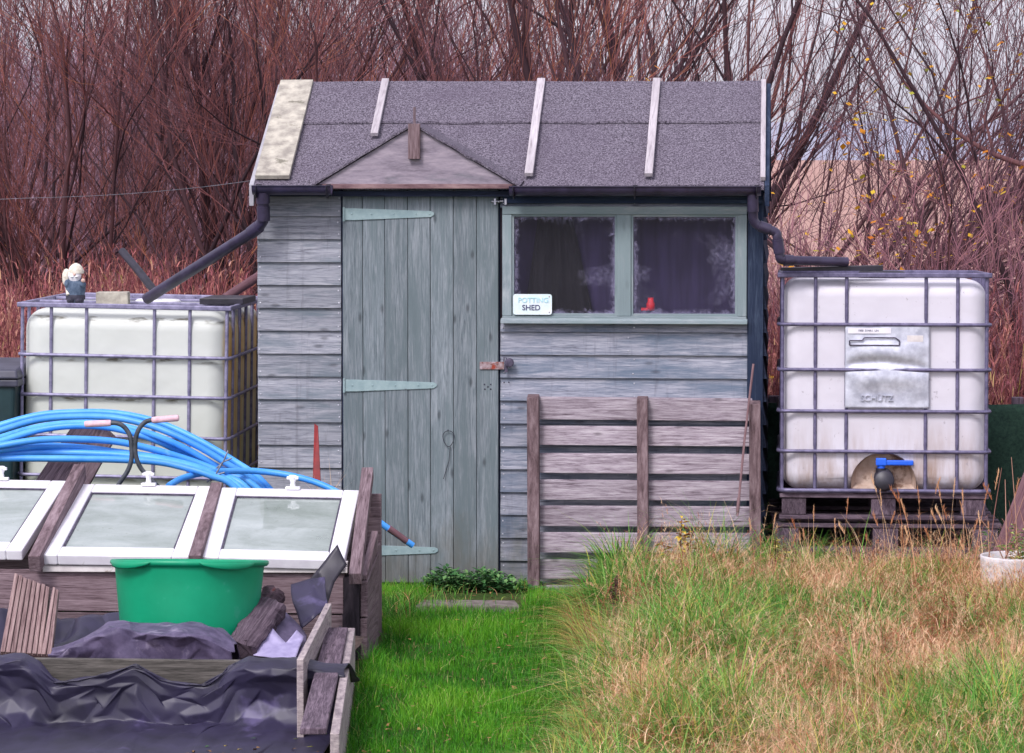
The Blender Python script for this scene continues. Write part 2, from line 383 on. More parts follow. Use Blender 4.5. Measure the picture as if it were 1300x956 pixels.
def pane_mat():
    M = Mat('dirty_pane'); g = M.n('TexCoord').outputs['Generated']; sp = M.n('SeparateXYZ', {0: g})
    ob = M.n('TexCoord').outputs['Object']
    def edge(c): return M.math('MINIMUM', c, M.math('SUBTRACT', 1, c))
    e = M.math('MINIMUM', edge(sp.outputs['X']), edge(sp.outputs['Z']))
    n = M.noise(ob, 26, 8, .75, 1.2); n2 = M.noise(ob, 60, 5, .7); n3 = M.noise(ob, 3.5, 4, .6, .6)
    f = M.math('ADD', e, M.math('MULTIPLY', M.math('SUBTRACT', n, .5), .26))
    dm = M.ramp(f, [(.0, .42), (.02, .16), (.05, 0.0)])
    smear = M.math('MULTIPLY', M.ramp(n3, [(.56, 0.0), (.74, .30)]), M.ramp(n2, [(.4, .2), (.65, 1.0)]))
    dirt = M.math('ADD', M.math('ADD', dm, smear), .015, True)
    tr = M.n('BsdfTransparent').outputs[0]; di = M.n('BsdfDiffuse', {'Color': S(150, 146, 176)}).outputs[0]
    a = M.n('MixShader', {0: dirt, 1: tr, 2: di}).outputs[0]
    gl = M.n('BsdfGlossy', {'Roughness': .03}).outputs[0]
    return M.done(M.n('MixShader', {0: M.n('Fresnel', {'IOR': 1.22}).outputs[0], 1: a, 2: gl}).outputs[0])
MT['pane'] = pane_mat()
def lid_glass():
    M = Mat('mist_and_sky_lid_glass'); ob = M.n('TexCoord').outputs['Object']
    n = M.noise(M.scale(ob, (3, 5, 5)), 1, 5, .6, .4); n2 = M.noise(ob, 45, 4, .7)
    f = M.math('ADD', M.ramp(n, [(.3, .32), (.7, .56)]), M.math('MULTIPLY', n2, .14), True)  # mist film, made paler to stand in for sky reflection
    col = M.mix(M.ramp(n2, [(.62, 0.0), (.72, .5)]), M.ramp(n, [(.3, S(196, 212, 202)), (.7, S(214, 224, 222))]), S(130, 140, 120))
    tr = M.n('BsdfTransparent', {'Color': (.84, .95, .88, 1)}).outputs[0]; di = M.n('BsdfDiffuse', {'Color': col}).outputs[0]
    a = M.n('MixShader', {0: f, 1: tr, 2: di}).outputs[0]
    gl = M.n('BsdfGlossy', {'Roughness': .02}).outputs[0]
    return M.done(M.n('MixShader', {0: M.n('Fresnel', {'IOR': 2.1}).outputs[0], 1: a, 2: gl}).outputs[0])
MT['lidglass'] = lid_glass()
# ------------------------------------------------------------------ the potting shed
def xf(u, v=480, Y=0): return at(u, v, Y).x
def zf(v, u=640, Y=0): return at(u, v, Y).z
XL = xf(328); XR = xf(967); YB = 1.66; YR = .83
shed = thing('potting_shed', 'weathered blue grey timber potting shed with felt roof, plank door and wide window', 'shed', (1.2, .8, 0))
ze = zf(235, 640, -.1); zr = zf(107, 640, YR)
slope = (zr - ze) / (YR + .1)
def zroof(Y): return ze + slope * (Y + .1)
PIT = .1098; Z0 = .012
def boards(mb, x0, x1, zlo, zhi, ang=0):
    k = 0
    while Z0 + k * PIT < zhi:
        a = Z0 + k * PIT; b = min(a + PIT + .006, zhi + .004); k += 1
        if b <= zlo + .002: continue
        a = max(a, zlo)
        if b - a < .004: continue
        j = random.uniform(-.0012, .0012); yt = .004; yb0 = -.022 + j; yb1 = -.008 + j
        mb.hexa([(x0, yb0, a), (x1, yb0, a), (x1, yb1, b), (x0, yb1, b), (x0, yt, a), (x1, yt, a), (x1, yt, b), (x0, yt, b)])
        for xn in ((x0 + .012, x1 - .012) if x1 - x0 < .6 else (x0 + .015, (x0 + x1) / 2 + random.uniform(-.02, .02), x1 - .015)):
            for dz in (.022, .085):
                if a + dz < b - .015: m_ = random.uniform(-.004, .004); mb.box((xn + m_, yb0 - .0002 + dz * .12, a + dz + m_), (.007, .003, .007), None, .5, 1)
xd0, xd1 = xf(435.5, 500), xf(634, 500)
xw0, xw1 = xf(637, 340), xf(947.5, 340)
zw0, zw1 = zf(410.5, 790), zf(264, 790)
zd = zf(240)
# the boarded front: left of the door, right of the door below and above the window
m = MB(); boards(m, XL, xd0 - .006, 0, ze - .02); m.build('front_boarding', [MT['shed'], MT['steel']], shed, bevel=.0012)
m = MB(); boards(m, xd1 + .006, XR - .004, 0, zw0); m.build('front_boarding', [MT['shedr'], MT['steel']], shed, bevel=.0012)
m = MB(); boards(m, xd1 + .006, XR - .004, zw1, ze - .02); m.build('front_boarding', [MT['shedr'], MT['steel']], shed, bevel=.0012)
# dark lining behind the boards with the window left open, back and sides, floor
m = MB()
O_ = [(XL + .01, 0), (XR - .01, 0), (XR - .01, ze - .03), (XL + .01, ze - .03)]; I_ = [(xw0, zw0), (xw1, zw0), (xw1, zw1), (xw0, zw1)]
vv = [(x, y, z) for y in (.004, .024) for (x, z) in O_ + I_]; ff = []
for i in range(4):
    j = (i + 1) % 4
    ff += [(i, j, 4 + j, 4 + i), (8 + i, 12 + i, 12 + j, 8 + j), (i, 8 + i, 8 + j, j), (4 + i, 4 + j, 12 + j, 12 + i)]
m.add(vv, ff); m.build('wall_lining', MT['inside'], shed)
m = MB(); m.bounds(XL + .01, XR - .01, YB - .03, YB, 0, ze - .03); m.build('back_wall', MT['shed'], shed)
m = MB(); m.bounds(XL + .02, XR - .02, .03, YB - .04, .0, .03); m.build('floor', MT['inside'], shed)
for xx, sgn in ((XL, -1), (XR, 1)):
    m = MB(); x0 = xx - sgn * .022
    ztop = zroof(YR) - .035
    m.prism([(x0, .006, 0), (x0, YB, 0), (x0, YB, ze - .03), (x0, YR, ztop), (x0, .006, ze - .03)], (sgn * .012, 0, 0))
    k = 0
    while Z0 + k * PIT < ztop - .05:
        a = Z0 + k * PIT; b = min(a + PIT + .005, ztop - .02); k += 1
        c = max(0, (b - (ze - .03)) / slope) if b > ze - .03 else 0
        ya, yb = -.012 + c, YB - c
        t0, t1 = .034, .012
        if sgn < 0: t0, t1 = .010, .0085
        xa = xx - sgn * .010
        m.hexa([(xa + sgn * t0, ya, a), (xa + sgn * t0, yb, a), (xa + sgn * t1, yb, b), (xa + sgn * t1, ya, b),
                (xa, ya, a), (xa, yb, a), (xa, yb, b), (xa, ya, b)])
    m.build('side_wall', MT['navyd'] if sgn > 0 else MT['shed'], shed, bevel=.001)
# corner post right of the window
m = MB(); m.quadbox([(xf(948.5), -.030, 0), (XR + .006, -.030, 0), (XR + .006, -.030, ze - .03), (xf(948.5), -.030, ze - .03)], (0, .028, 0))
m.build('corner_post', MT['navy'], shed, bevel=.003)
m = MB(); m.bounds(xd1 + .02, xf(985), -.012, .2, -.06, .008); m.bounds(XL + .01, xd1 + .02, -.02, .2, -.06, .006)
m.build('base_rail', MT['navyd'], shed)
m = MB(); m.bounds(xf(640), XR + .004, -.05, -.024, zf(258), zf(238)); m.build('fascia', MT['navy'], shed, bevel=.003)
# roof: lower felt strip, overlapping upper strip, back slope
XE0 = at(322, 236, -.1).x; XE1 = at(970, 236, -.1).x
roof = None
def slab(mb, y0, y1, lift, th, x0=XE0, x1=XE1, jag=0, n=90):
    def fn(a, b):
        x = x0 + (x1 - x0) * a
        w = (mnoise.noise(Vector((x * 6, y0 * 3, 1))) * .5 + mnoise.noise(Vector((x * 19, y0, 4))) * .3) * jag
        y = (y0 + w) + (y1 - y0 - w) * b
        z = zroof(y) + lift + mnoise.noise(Vector((x * 2.3, y * 3, 7))) * .004 + mnoise.noise(Vector((x * 8, y * 5, 3))) * .0022
        return Vector((x, y, z))
    vs = []; nu, nv = n, 14
    top = [fn(i / (nu - 1), j / (nv - 1)) for i in range(nu) for j in range(nv)]
    bot = [p - Vector((0, 0, th)) for p in top]; N = len(top)
    fs = [(i * nv + j, (i + 1) * nv + j, (i + 1) * nv + j + 1, i * nv + j + 1) for i in range(nu - 1) for j in range(nv - 1)]
    fs += [tuple(q + N for q in f[::-1]) for f in fs]
    for i in range(nu - 1):
        fs += [(i * nv, i * nv + N, (i + 1) * nv + N, (i + 1) * nv), (i * nv + nv - 1, (i + 1) * nv + nv - 1, (i + 1) * nv + nv - 1 + N, i * nv + nv - 1 + N)]
    for j in range(nv - 1):
        fs += [(j, j + 1, j + 1 + N, j + N), ((nu - 1) * nv + j, (nu - 1) * nv + j + N, (nu - 1) * nv + j + 1 + N, (nu - 1) * nv + j + 1)]
    mb.add(top + bot, fs)
ysm = YR * .54
m = MB(); slab(m, -.10, ysm + .06, 0, .022, jag=.012); slab(m, ysm, YR, .014, .010, jag=.004)
# turned over the ridge and down the back
yb = 2 * YR + .1
m.hexa([(XE0, YR, zr - .02), (XE1, YR, zr - .02), (XE1, YR, zr + .009), (XE0, YR, zr + .009), (XE0, yb, ze - .02), (XE1, yb, ze - .02), (XE1, yb, ze), (XE0, yb, ze)])
roof = m.build('roof', MT['felt'], shed)
m = MB(); m.bounds(XE0 + .05, XE1 - .05, -.075, -.05, ze - .055, ze - .028); m.build('eaves_batten', MT['navyd'], shed)
def on_slope(u, v):
    """point of the front roof slope seen at (u, v)"""
    d = ray(u, v); n = Vector((0, -slope, 1)); p0 = Vector((0, -.1, ze)); t = (p0 - CAM).dot(n) / d.dot(n)
    return CAM + d * t
nrm = Vector((0, -slope, 1)).normalized()
def strip(u0, v0, u1, v1, w, th, name, mat, lift=.008, par=None, bev=.002):
    p = on_slope(u0, v0); q = on_slope(u1, v1)
    q = p + (q - p) * min(1, (YR - .002 - p.y) / max(1e-6, (q.y - p.y)) if q.y > YR - .002 else 1)
    m = MB(); m.bar(p + nrm * (th / 2 + lift), q + nrm * (th / 2 + lift), w, th, nrm); return m.build(name, mat, par or shed, bevel=bev)
strip(346, 229.5, 377.5, 107.5, .165, .022, 'lichen_roof_board', MT['lichen'])
strip(475.5, 177, 490, 107, .036, .020, 'roof_batten', MT['batten'], lift=.017)
strip(671.5, 228, 687.5, 107, .040, .020, 'roof_batten', MT['batten'], lift=.017)
strip(823.5, 228.5, 834, 106, .038, .020, 'roof_batten', MT['batten'], lift=.017)
strip(968.5, 231, 969.6, 106, .024, .022, 'roof_batten', MT['batten'], lift=.006)
# bargeboards on both verges
for xb, mat, t in ((XE0 - .010, 'barge', .022), (XE1 + .014, 'navy', .022)):
    m = MB()
    for ya, yb_, za, zb in ((-.105, YR, ze, zr), (yb + .005, YR, ze, zr)):
        m.hexa([(xb - t / 2, ya, za - .10), (xb + t / 2, ya, za - .10), (xb + t / 2, ya, za + .002), (xb - t / 2, ya, za + .002),
                (xb - t / 2, yb_, zb - .10), (xb + t / 2, yb_, zb - .10), (xb + t / 2, yb_, zb + .002), (xb - t / 2, yb_, zb + .002)])
    m.build('bargeboard', MT[mat], shed, bevel=.002)
# small gable over the door
YG = -.118
A, L, R = at(525, 160, YG), at(404, 234, YG), at(651, 234, YG)
m = MB(); m.prism([L, R, A], (0, .016, 0)); gp = m.build('door_gable', MT['ply'], shed)
m = MB()
yv = -.1 + (A.z - ze) / slope
Bk = Vector((A.x, yv + .03, A.z + .012))
for P in (L, R):
    s = -1 if P is L else 1
    f0 = P + Vector((s * .035, -.016, -.004)); f1 = A + Vector((0, -.016, .014)); b1 = Bk; b0 = Vector((P.x + s * .05, -.075, P.z + .018))
    n_ = 14
    vs = []
    for i in range(n_ + 1):
        t = i / n_; wv = mnoise.noise(Vector((t * 7, s, 2))) * .006 * (1 - abs(2 * t - 1))
        p = f0.lerp(f1, t) + Vector((0, 0, wv)); q = b0.lerp(b1, t) + Vector((0, 0, wv))
        vs += [p, q, p - Vector((0, 0, .011)), q - Vector((0, 0, .011))]
    fs = []
    for i in range(n_):
        a, b = 4 * i, 4 * i + 4
        fs += [(a, b, b + 1, a + 1), (a + 2, a + 3, b + 3, b + 2), (a, a + 2, b + 2, b), (a + 1, b + 1, b + 3, a + 3)]
    m.add(vs, fs)
m.build('gable_roof', MT['felt'], shed)
m = MB(); m.px(409, 233.5, 655, 239.5, YG - .004, .03); m.build('gable_rail', MT['redw'], shed, bevel=.002)
m = MB(); m.px(518, 157, 533, 202, YG - .03, .026); m.build('finial_block', MT['stringer'], shed, bevel=.002)
m = MB(); m.px(524.5, 136, 527.5, 159, YG - .012, .012); m.build('finial_stick', MT['oldw'], shed)

# door: seven V-jointed planks
door = None
m = MB(); ub = [436.5, 462, 490, 519, 547.5, 576.5, 606, 633.5]
for a, b in zip(ub[:-1], ub[1:]):
    j = random.uniform(-.0015, .0015)
    m.quadbox([(xf(a, 500) + .0008, -.034 + j, .012), (xf(b, 500) - .0008, -.034 + j, .012), (xf(b, 500) - .0008, -.034 + j, zd), (xf(a, 500) + .0008, -.034 + j, zd)], (0, .022, 0))
door = m.build('door', MT['door'], shed, bevel=.004, seg=2)
m = MB(); m.bounds(xd0 - .004, xd1 + .004, -.010, .004, 0, zd); m.build('door_backing', MT['navyd'], shed)
for (u0, u1, vc) in ((437.5, 551, 272), (438, 554.5, 489.5), (438, 556, 699)):
    m = MB(); Y = -.0395; c = lambda u, v: at(u, v, Y)
    m.prism([c(u0, vc + 7.5), c(u0 + 12, vc + 7.5), c(u1 - 4, vc + 3.6), c(u1, vc + 1), c(u1, vc - 2), c(u1 - 4, vc - 4), c(u0 + 12, vc - 7.5), c(u0, vc - 7.5)], (0, .005, 0))
    m.tube([at(u0 - 1, vc + 9, -.041), at(u0 - 1, vc - 9, -.041)], .006, 8)
    for t in (.08, .3, .55, .8, .95):
        m.ball(c(u0 + (u1 - u0) * t, vc - .3), .005, .003, .005, 4)
    m.build('hinge', MT['hinge'], door, bevel=.0012)
m = MB(); m.px(609, 459.5, 640, 469, -.0405, .006)
h = m.build('hasp', MT['rust'], door, bevel=.001)
h.data.transform(Matrix.Translation(Vector((0, 0, 0))))
m = MB(); c = at(646.5, 460.5, -.05); m.lathe([(.001, -.012), (.02, -.012), (.022, -.009), (.022, .009), (.02, .012), (.001, .012)], c, 16, R=Matrix.Rotation(math.pi / 2, 3, 'X'))
m.bounds(c.x - .022, c.x - .008, -.05, -.038, c.z - .045, c.z + .008)
m.tube([c + Vector((-.012, -.004, .006)), c + Vector((-.014, -.006, .024)), c + Vector((-.024, -.004, .026)), c + Vector((-.026, 0, .006))], .003, 6)
m.build('padlock', MT['dull'], door, bevel=.001)
m = MB(); p = at(624, 256, -.043); q = at(646, 255, -.043)
m.tube([p, q], .0045, 8); m.bounds(p.x + .012, p.x + .022, -.052, -.034, p.z - .014, p.z + .014); m.bounds(q.x - .02, q.x - .01, -.052, -.026, p.z - .014, p.z + .014); m.ball(p + Vector((.035, -.008, 0)), .006, .008, .006, 5)
m.build('bolt', MT['steel'], door)
# two rows of old screw holes on the closing stile
for (u, v) in ((615, 488), (623, 488), (619.5, 491), (615.5, 494), (623, 494), (640, 485.5), (646, 485.5)):
    m = MB(); m.ball(at(u, v, -.0350 if u < 634 else -.024), .004, .0015, .004, 4); m.build('screw_hole', MT['gn_dark'], door if u < 634 else shed)

# window
win = None
m = MB(); Yw = -.042; W = lambda u, v: at(u, v, Yw)
zb, zt = zf(410.5, 790, Yw), zf(262, 790, Yw)
x0, x1 = xf(637.5, 340, Yw), xf(948, 340, Yw)
ri, ro = zf(272.5, 790, Yw), zf(400.5, 790, Yw)
m.bounds(x0, x1, Yw, .02, ri, zt)                                            # head
m.bounds(x0, x1, Yw + .004, .02, zb, ro - .004)                              # bottom rail
for a, b in ((637.5, 649.5), (783, 801), (936, 948)):
    m.bounds(xf(a, 340, Yw), xf(b, 340, Yw), Yw + .003, .02, ro - .004, ri)
win = m.build('window', MT['teal'], shed, bevel=.003)
m = MB()
for a, b in ((649.5, 783), (801, 936)):
    xa, xb_ = xf(a, 340, Yw) , xf(b, 340, Yw)
    for q in ((xa, xa + .010, ro - .004, ri), (xb_ - .010, xb_, ro - .004, ri), (xa + .01, xb_ - .01, ri - .010, ri), (xa + .01, xb_ - .01, ro - .004, ro + .008)):
        m.bounds(q[0], q[1], Yw + .012, .005, q[2], q[3])
m.build('glazing_bead', MT['teal'], win, bevel=.001)
for a, b in ((649.5, 783), (801, 936)):
    m = MB(); m.bounds(xf(a, 340, Yw) + .009, xf(b, 340, Yw) - .009, Yw + .024, Yw + .027, ro + .003, ri - .008); m.build('pane', MT['pane'], win)
m = MB(); m.hexa([(x0 - .006, Yw - .028, zb - .002), (x1 + .004, Yw - .028, zb - .002), (x1 + .004, Yw - .026, zb + .016), (x0 - .006, Yw - .026, zb + .016),
                  (x0 - .006, Yw + .002, zb - .002), (x1 + .004, Yw + .002, zb - .002), (x1 + .004, Yw + .002, zb + .024), (x0 - .006, Yw + .002, zb + .024)])
m.build('sill', MT['teal'], win, bevel=.003)
# behind the glass
def hang(name, u0, u1, v0, v1, Y, mat, label, cat, folds=.02, taper=None, fq=26):
    a, b = at(u0, v1, Y), at(u1, v0, Y); m = MB(); cx = (a.x + b.x) / 2
    def fn(s, t):
        x = a.x + (b.x - a.x) * s; z = a.z + (b.z - a.z) * t
        if taper: x = cx + taper[0] + (x - cx) * (1 - t * taper[1]) - taper[0] * (1 - t)
        return Vector((x, Y + folds * (math.sin(s * fq + 2 * mnoise.noise(Vector((s * 4, t * 2, 3)))) * .6 + mnoise.noise(Vector((s * 9, t * 2.5, Y)))), z))
    m.grid(fn, 60, 24); o = m.build(name, MT[mat], base=((a.x + b.x) / 2, Y, a.z), solid=.003, recalc=False); return tag(o, label, cat)
hang('curtain', 640, 950, 258, 420, .16, 'purplecloth', 'faded purple cloth hanging right across behind the shed window', 'curtain', .014, fq=14)
hang('dust_sheet', 664, 756, 270, 412, .10, 'blackcloth', 'black sheet draped to a point behind the left window pane', 'sheet', .018, taper=(-.02, .55), fq=20)
m = MB(); c = at(826, 394, .03); m.lathe([(.001, 0), (.020, 0), (.021, .03), (.014, .045), (.014, .06), (.001, .06)], c, 14); m.box(c + Vector((-.02, 0, .006)), (.05, .03, .012))
tag(m.build('plastic_bottle', MT['redb'], base=tuple(c)), 'small red plastic bottle standing on the inner sill of the right pane', 'bottle')
# sign on the window ledge
c = at(676, 399.5, Yw - .004)
sign = thing('potting_shed_sign', 'small white enamel sign reading POTTING SHED in the window corner', 'sign', tuple(c))
w, h, r_ = .185, .098, .012
poly = []
for (cx, cz, a0) in ((w / 2 - r_, r_, -90), (w / 2 - r_, h - r_, 0), (-w / 2 + r_, h - r_, 90), (-w / 2 + r_, r_, 180)):
    for k in range(6):
        a = rad(a0 + 18 * k); poly.append(c + Vector((cx + r_ * math.cos(a), 0, cz + r_ * math.sin(a))))
m = MB(); m.prism(poly, (0, .003, 0)); m.build('plate', MT['signw'], sign)
text_mesh('lettering', 'POTTING', .034, MT['signc'], sign, c + Vector((.004, -.0012, .058)), .001, bold=.0003)
text_mesh('lettering', 'SHED', .036, MT['signd'], sign, c + Vector((-.006, -.0012, .022)), .001, bold=.0004)
for dx, dz in ((.08, .086), (.08, .012)):
    m = MB(); m.ball(c + Vector((dx, -.001, dz)), .003, .002, .003, 4); m.build('screw', MT['rust'], sign)

# gutters and downpipes
def gutter(u0, u1, v0, name='gutter', sag=0):
    Y = -.165; a, b = at(u0, v0, Y), at(u1, v0, Y); rr = .042; m = MB(); n = 12
    prof = [(rr * math.cos(math.pi + math.pi * k / n), rr * math.sin(math.pi + math.pi * k / n)) for k in range(n + 1)]
    prof = [(prof[0][0] - .006, .004)] + prof + [(prof[-1][0] + .004, .004)]
    inner = [(y * .93, z * .93 + .001) for (y, z) in prof[::-1]]
    P = prof + inner
    L = 14; vs = []; fs = []
    for i in range(L + 1):
        t = i / L; x = a.x + (b.x - a.x) * t; z = a.z + (b.z - a.z) * t
        vs += [(x, Y + y, z + zz) for (y, zz) in P]
    N = len(P)
    for i in range(L):
        for k in range(N): fs.append((i * N + k, i * N + (k + 1) % N, (i + 1) * N + (k + 1) % N, (i + 1) * N + k))
    fs += [tuple(range(N)), tuple(range(L * N, L * N + N))[::-1]]
    m.add(vs, fs, None, .5, True); o = m.build(name, MT['gutter'], shed)
    # stop ends and brackets
    nb = max(2, int((b.x - a.x) / .45) + 1)
    for i in range(nb):
        x = a.x + .02 + (b.x - a.x - .04) * i / (nb - 1); m = MB()
        ring = [Vector((x, Y + (rr + .004) * math.cos(math.pi + math.pi * k / 10), a.z + (rr + .004) * math.sin(math.pi + math.pi * k / 10))) for k in range(11)]
        for p, q in zip(ring[:-1], ring[1:]): m.bar(p, q + (q - p) * .05, .022, .005, (1, 0, 0))
        m.box((x, Y + .06, a.z - .005), (.022, .04, .03)); m.build('gutter_bracket', MT['blackp'], shed)
gutter(321, 421, 236.5); gutter(647, 966, 237.5)
m = MB(); Y = -.165
pl = [at(333.5, 246, Y), at(334, 262, Y + .01), at(334.5, 277, Y + .02), at(328, 288, Y + .04), at(318, 296, Y + .07), at(250, 339, .22), at(186, 379.5, .45)]
m.tube(smooth_path(pl[:5], 4)[:-1] + [pl[4], pl[5], pl[6]], .0275, 14)
m.tube([at(333.5, 244, Y), at(334, 258, Y + .008)], .033, 14); m.tube([at(334.2, 262, Y + .012), at(334.6, 280, Y + .02)], .032, 14)
m.tube([at(329, 287.5, Y + .04), at(318, 296, Y + .07)], .0315, 14)
m.build('downpipe', MT['gutter'], shed)
m = MB()
pr = [at(955.5, 244, Y), at(956, 270, Y + .01), at(957, 280, Y + .015), at(963, 286.5, Y + .02), at(978, 292, Y + .025), at(985.5, 296, Y + .03), at(987, 303, Y + .03), at(989.5, 322, Y + .04), at(991, 329, Y + .04), at(997, 330.5, Y + .05), at(1076, 332.5, -.02)]
m.tube(smooth_path(pr[:10], 3)[:-1] + [pr[9], pr[10]], .0225, 14)
for a, b in ((0, 1), (3, 4), (6, 7)): m.tube([pr[a].lerp(pr[b], .05), pr[a].lerp(pr[b], .95)], .0265, 14)
m.tube([pr[9].lerp(pr[10], -.02), pr[9].lerp(pr[10], .12)], .0265, 14)
m.build('downpipe', MT['gutter'], shed)

# leaning pallet in front of the right half
def yl(v): return -.19 + (755 - v) / 255.0 * .13
pal = thing('wooden_pallet', 'grey weathered slatted pallet leaning upright against the shed under the window', 'pallet', tuple(at(812, 757, -.19)))
off = Vector((0, .020, .005))
def slat(u0, u1, va0, va1, vb0, vb1):
    m = MB(); m.quadbox([at(u0, va1, yl(va1)), at(u1, vb1, yl(va1)), at(u1, vb0, yl(va0)), at(u0, va0, yl(va0))], off); return m.build('slat', MT['palletw'], pal, bevel=.003)
rows = [(505, 532.5), (541.5, 565), (576, 600.5), (610, 634.5), (643.5, 668), (677, 701.5), (711, 735)]
for i, (a, b) in enumerate(rows):
    e = 2.4 - i * .25
    slat(674, 955, a + random.uniform(-.6, .6), b, a + e + random.uniform(-.6, .6), b + e)
slat(682, 955, 744, 761, 745, 762)
for u0, u1, v0, v1 in ((670.5, 685.5, 500, 757), (809.5, 823.5, 502.5, 757), (951.5, 966, 508, 757)):
    m = MB(); fo = Vector((0, -.062, -.014))
    P = [at(u0 + .5, v1, yl(v1)), at(u1 + .5, v1, yl(v1)), at(u1 - .5, v0, yl(v0)), at(u0 - .5, v0, yl(v0))]
    m.quadbox([p + fo for p in P], -fo + Vector((0, -.001, 0))); m.build('post', MT['stringer'], pal, bevel=.004)
# rod leaning there
m = MB(); m.tube([at(956.5, 462, -.13), at(945, 560, -.19), at(936, 655, -.26)], .0055, 8); m.tube([at(938, 632, -.245), at(936.4, 650, -.257)], .008, 8)
tag(m.build('garden_cane', MT['redw'], base=tuple(at(936, 655, -.26))), 'thin reddish cane leaning on the right end of the slatted pallet', 'cane')
m = MB(); cc = at(569.5, 557, -.044)
ring = [cc + Vector((.026 * math.cos(t) + .004 * math.sin(2 * t), -.002, .038 * math.sin(t))) for t in [2 * math.pi * k / 24 for k in range(24)]]
m.tube(ring, .0018, 5, closed=True); m.tube([cc + Vector((.008, -.002, -.036)), at(570, 585, -.044), at(563, 608, -.044)], .0018, 5); m.tube([cc + Vector((-.005, 0, .036)), cc + Vector((-.003, .012, .044))], .0018, 5)
tag(m.build('wire_loop', MT['rope'], base=tuple(cc)), 'thin dark wire noose hanging on the middle of the plank door', 'wire')
# ------------------------------------------------------------------ caged water tanks
def rounded_box(x, y, z0, z1, r, seg=7):
    bm = bmesh.new(); bmesh.ops.create_cube(bm, size=1)
    bmesh.ops.scale(bm, vec=(x, y, z1 - z0), verts=bm.verts); bmesh.ops.translate(bm, vec=(0, 0, (z0 + z1) / 2), verts=bm.verts)
    bmesh.ops.bevel(bm, geom=list(bm.edges), offset=r, segments=seg, profile=.5, affect='EDGES')
    return bm
def to_obj(name, bm, mat, parent, smooth=True):
    me = bpy.data.meshes.new(name); bm.to_mesh(me); bm.free(); me.materials.append(mat)
    if smooth: me.polygons.foreach_set('use_smooth', [True] * len(me.polygons))
    o = bpy.data.objects.new(name, me); COL.objects.link(o); o.parent = parent; return o
def local(fn):
    """build around the origin of a (possibly tilted) thing"""
    return fn
def pallet_mesh(mb, w, d, z, h, top=True):
    t = .02; bh = h - 2 * t - (t if top else 0) * 0
    for i in range(3):
        x = -w / 2 + .07 + i * (w - .14) / 2
        for j in range(3):
            y = -d / 2 + .07 + j * (d - .14) / 2
            mb.box((x, y, z + h / 2), (.115, .12, h - 2 * t - .004))
    for j in range(3):
        y = -d / 2 + .055 + j * (d - .11) / 2
        mb.box((0, y, z + t / 2), (w, .10, t))
    n = 7
    for j in range(n):
        y = -d / 2 + .05 + j * (d - .10) / (n - 1)
        mb.box((random.uniform(-.006, .006), y, z + h - t / 2), (w, .095 if j % 2 == 0 else .07, t))
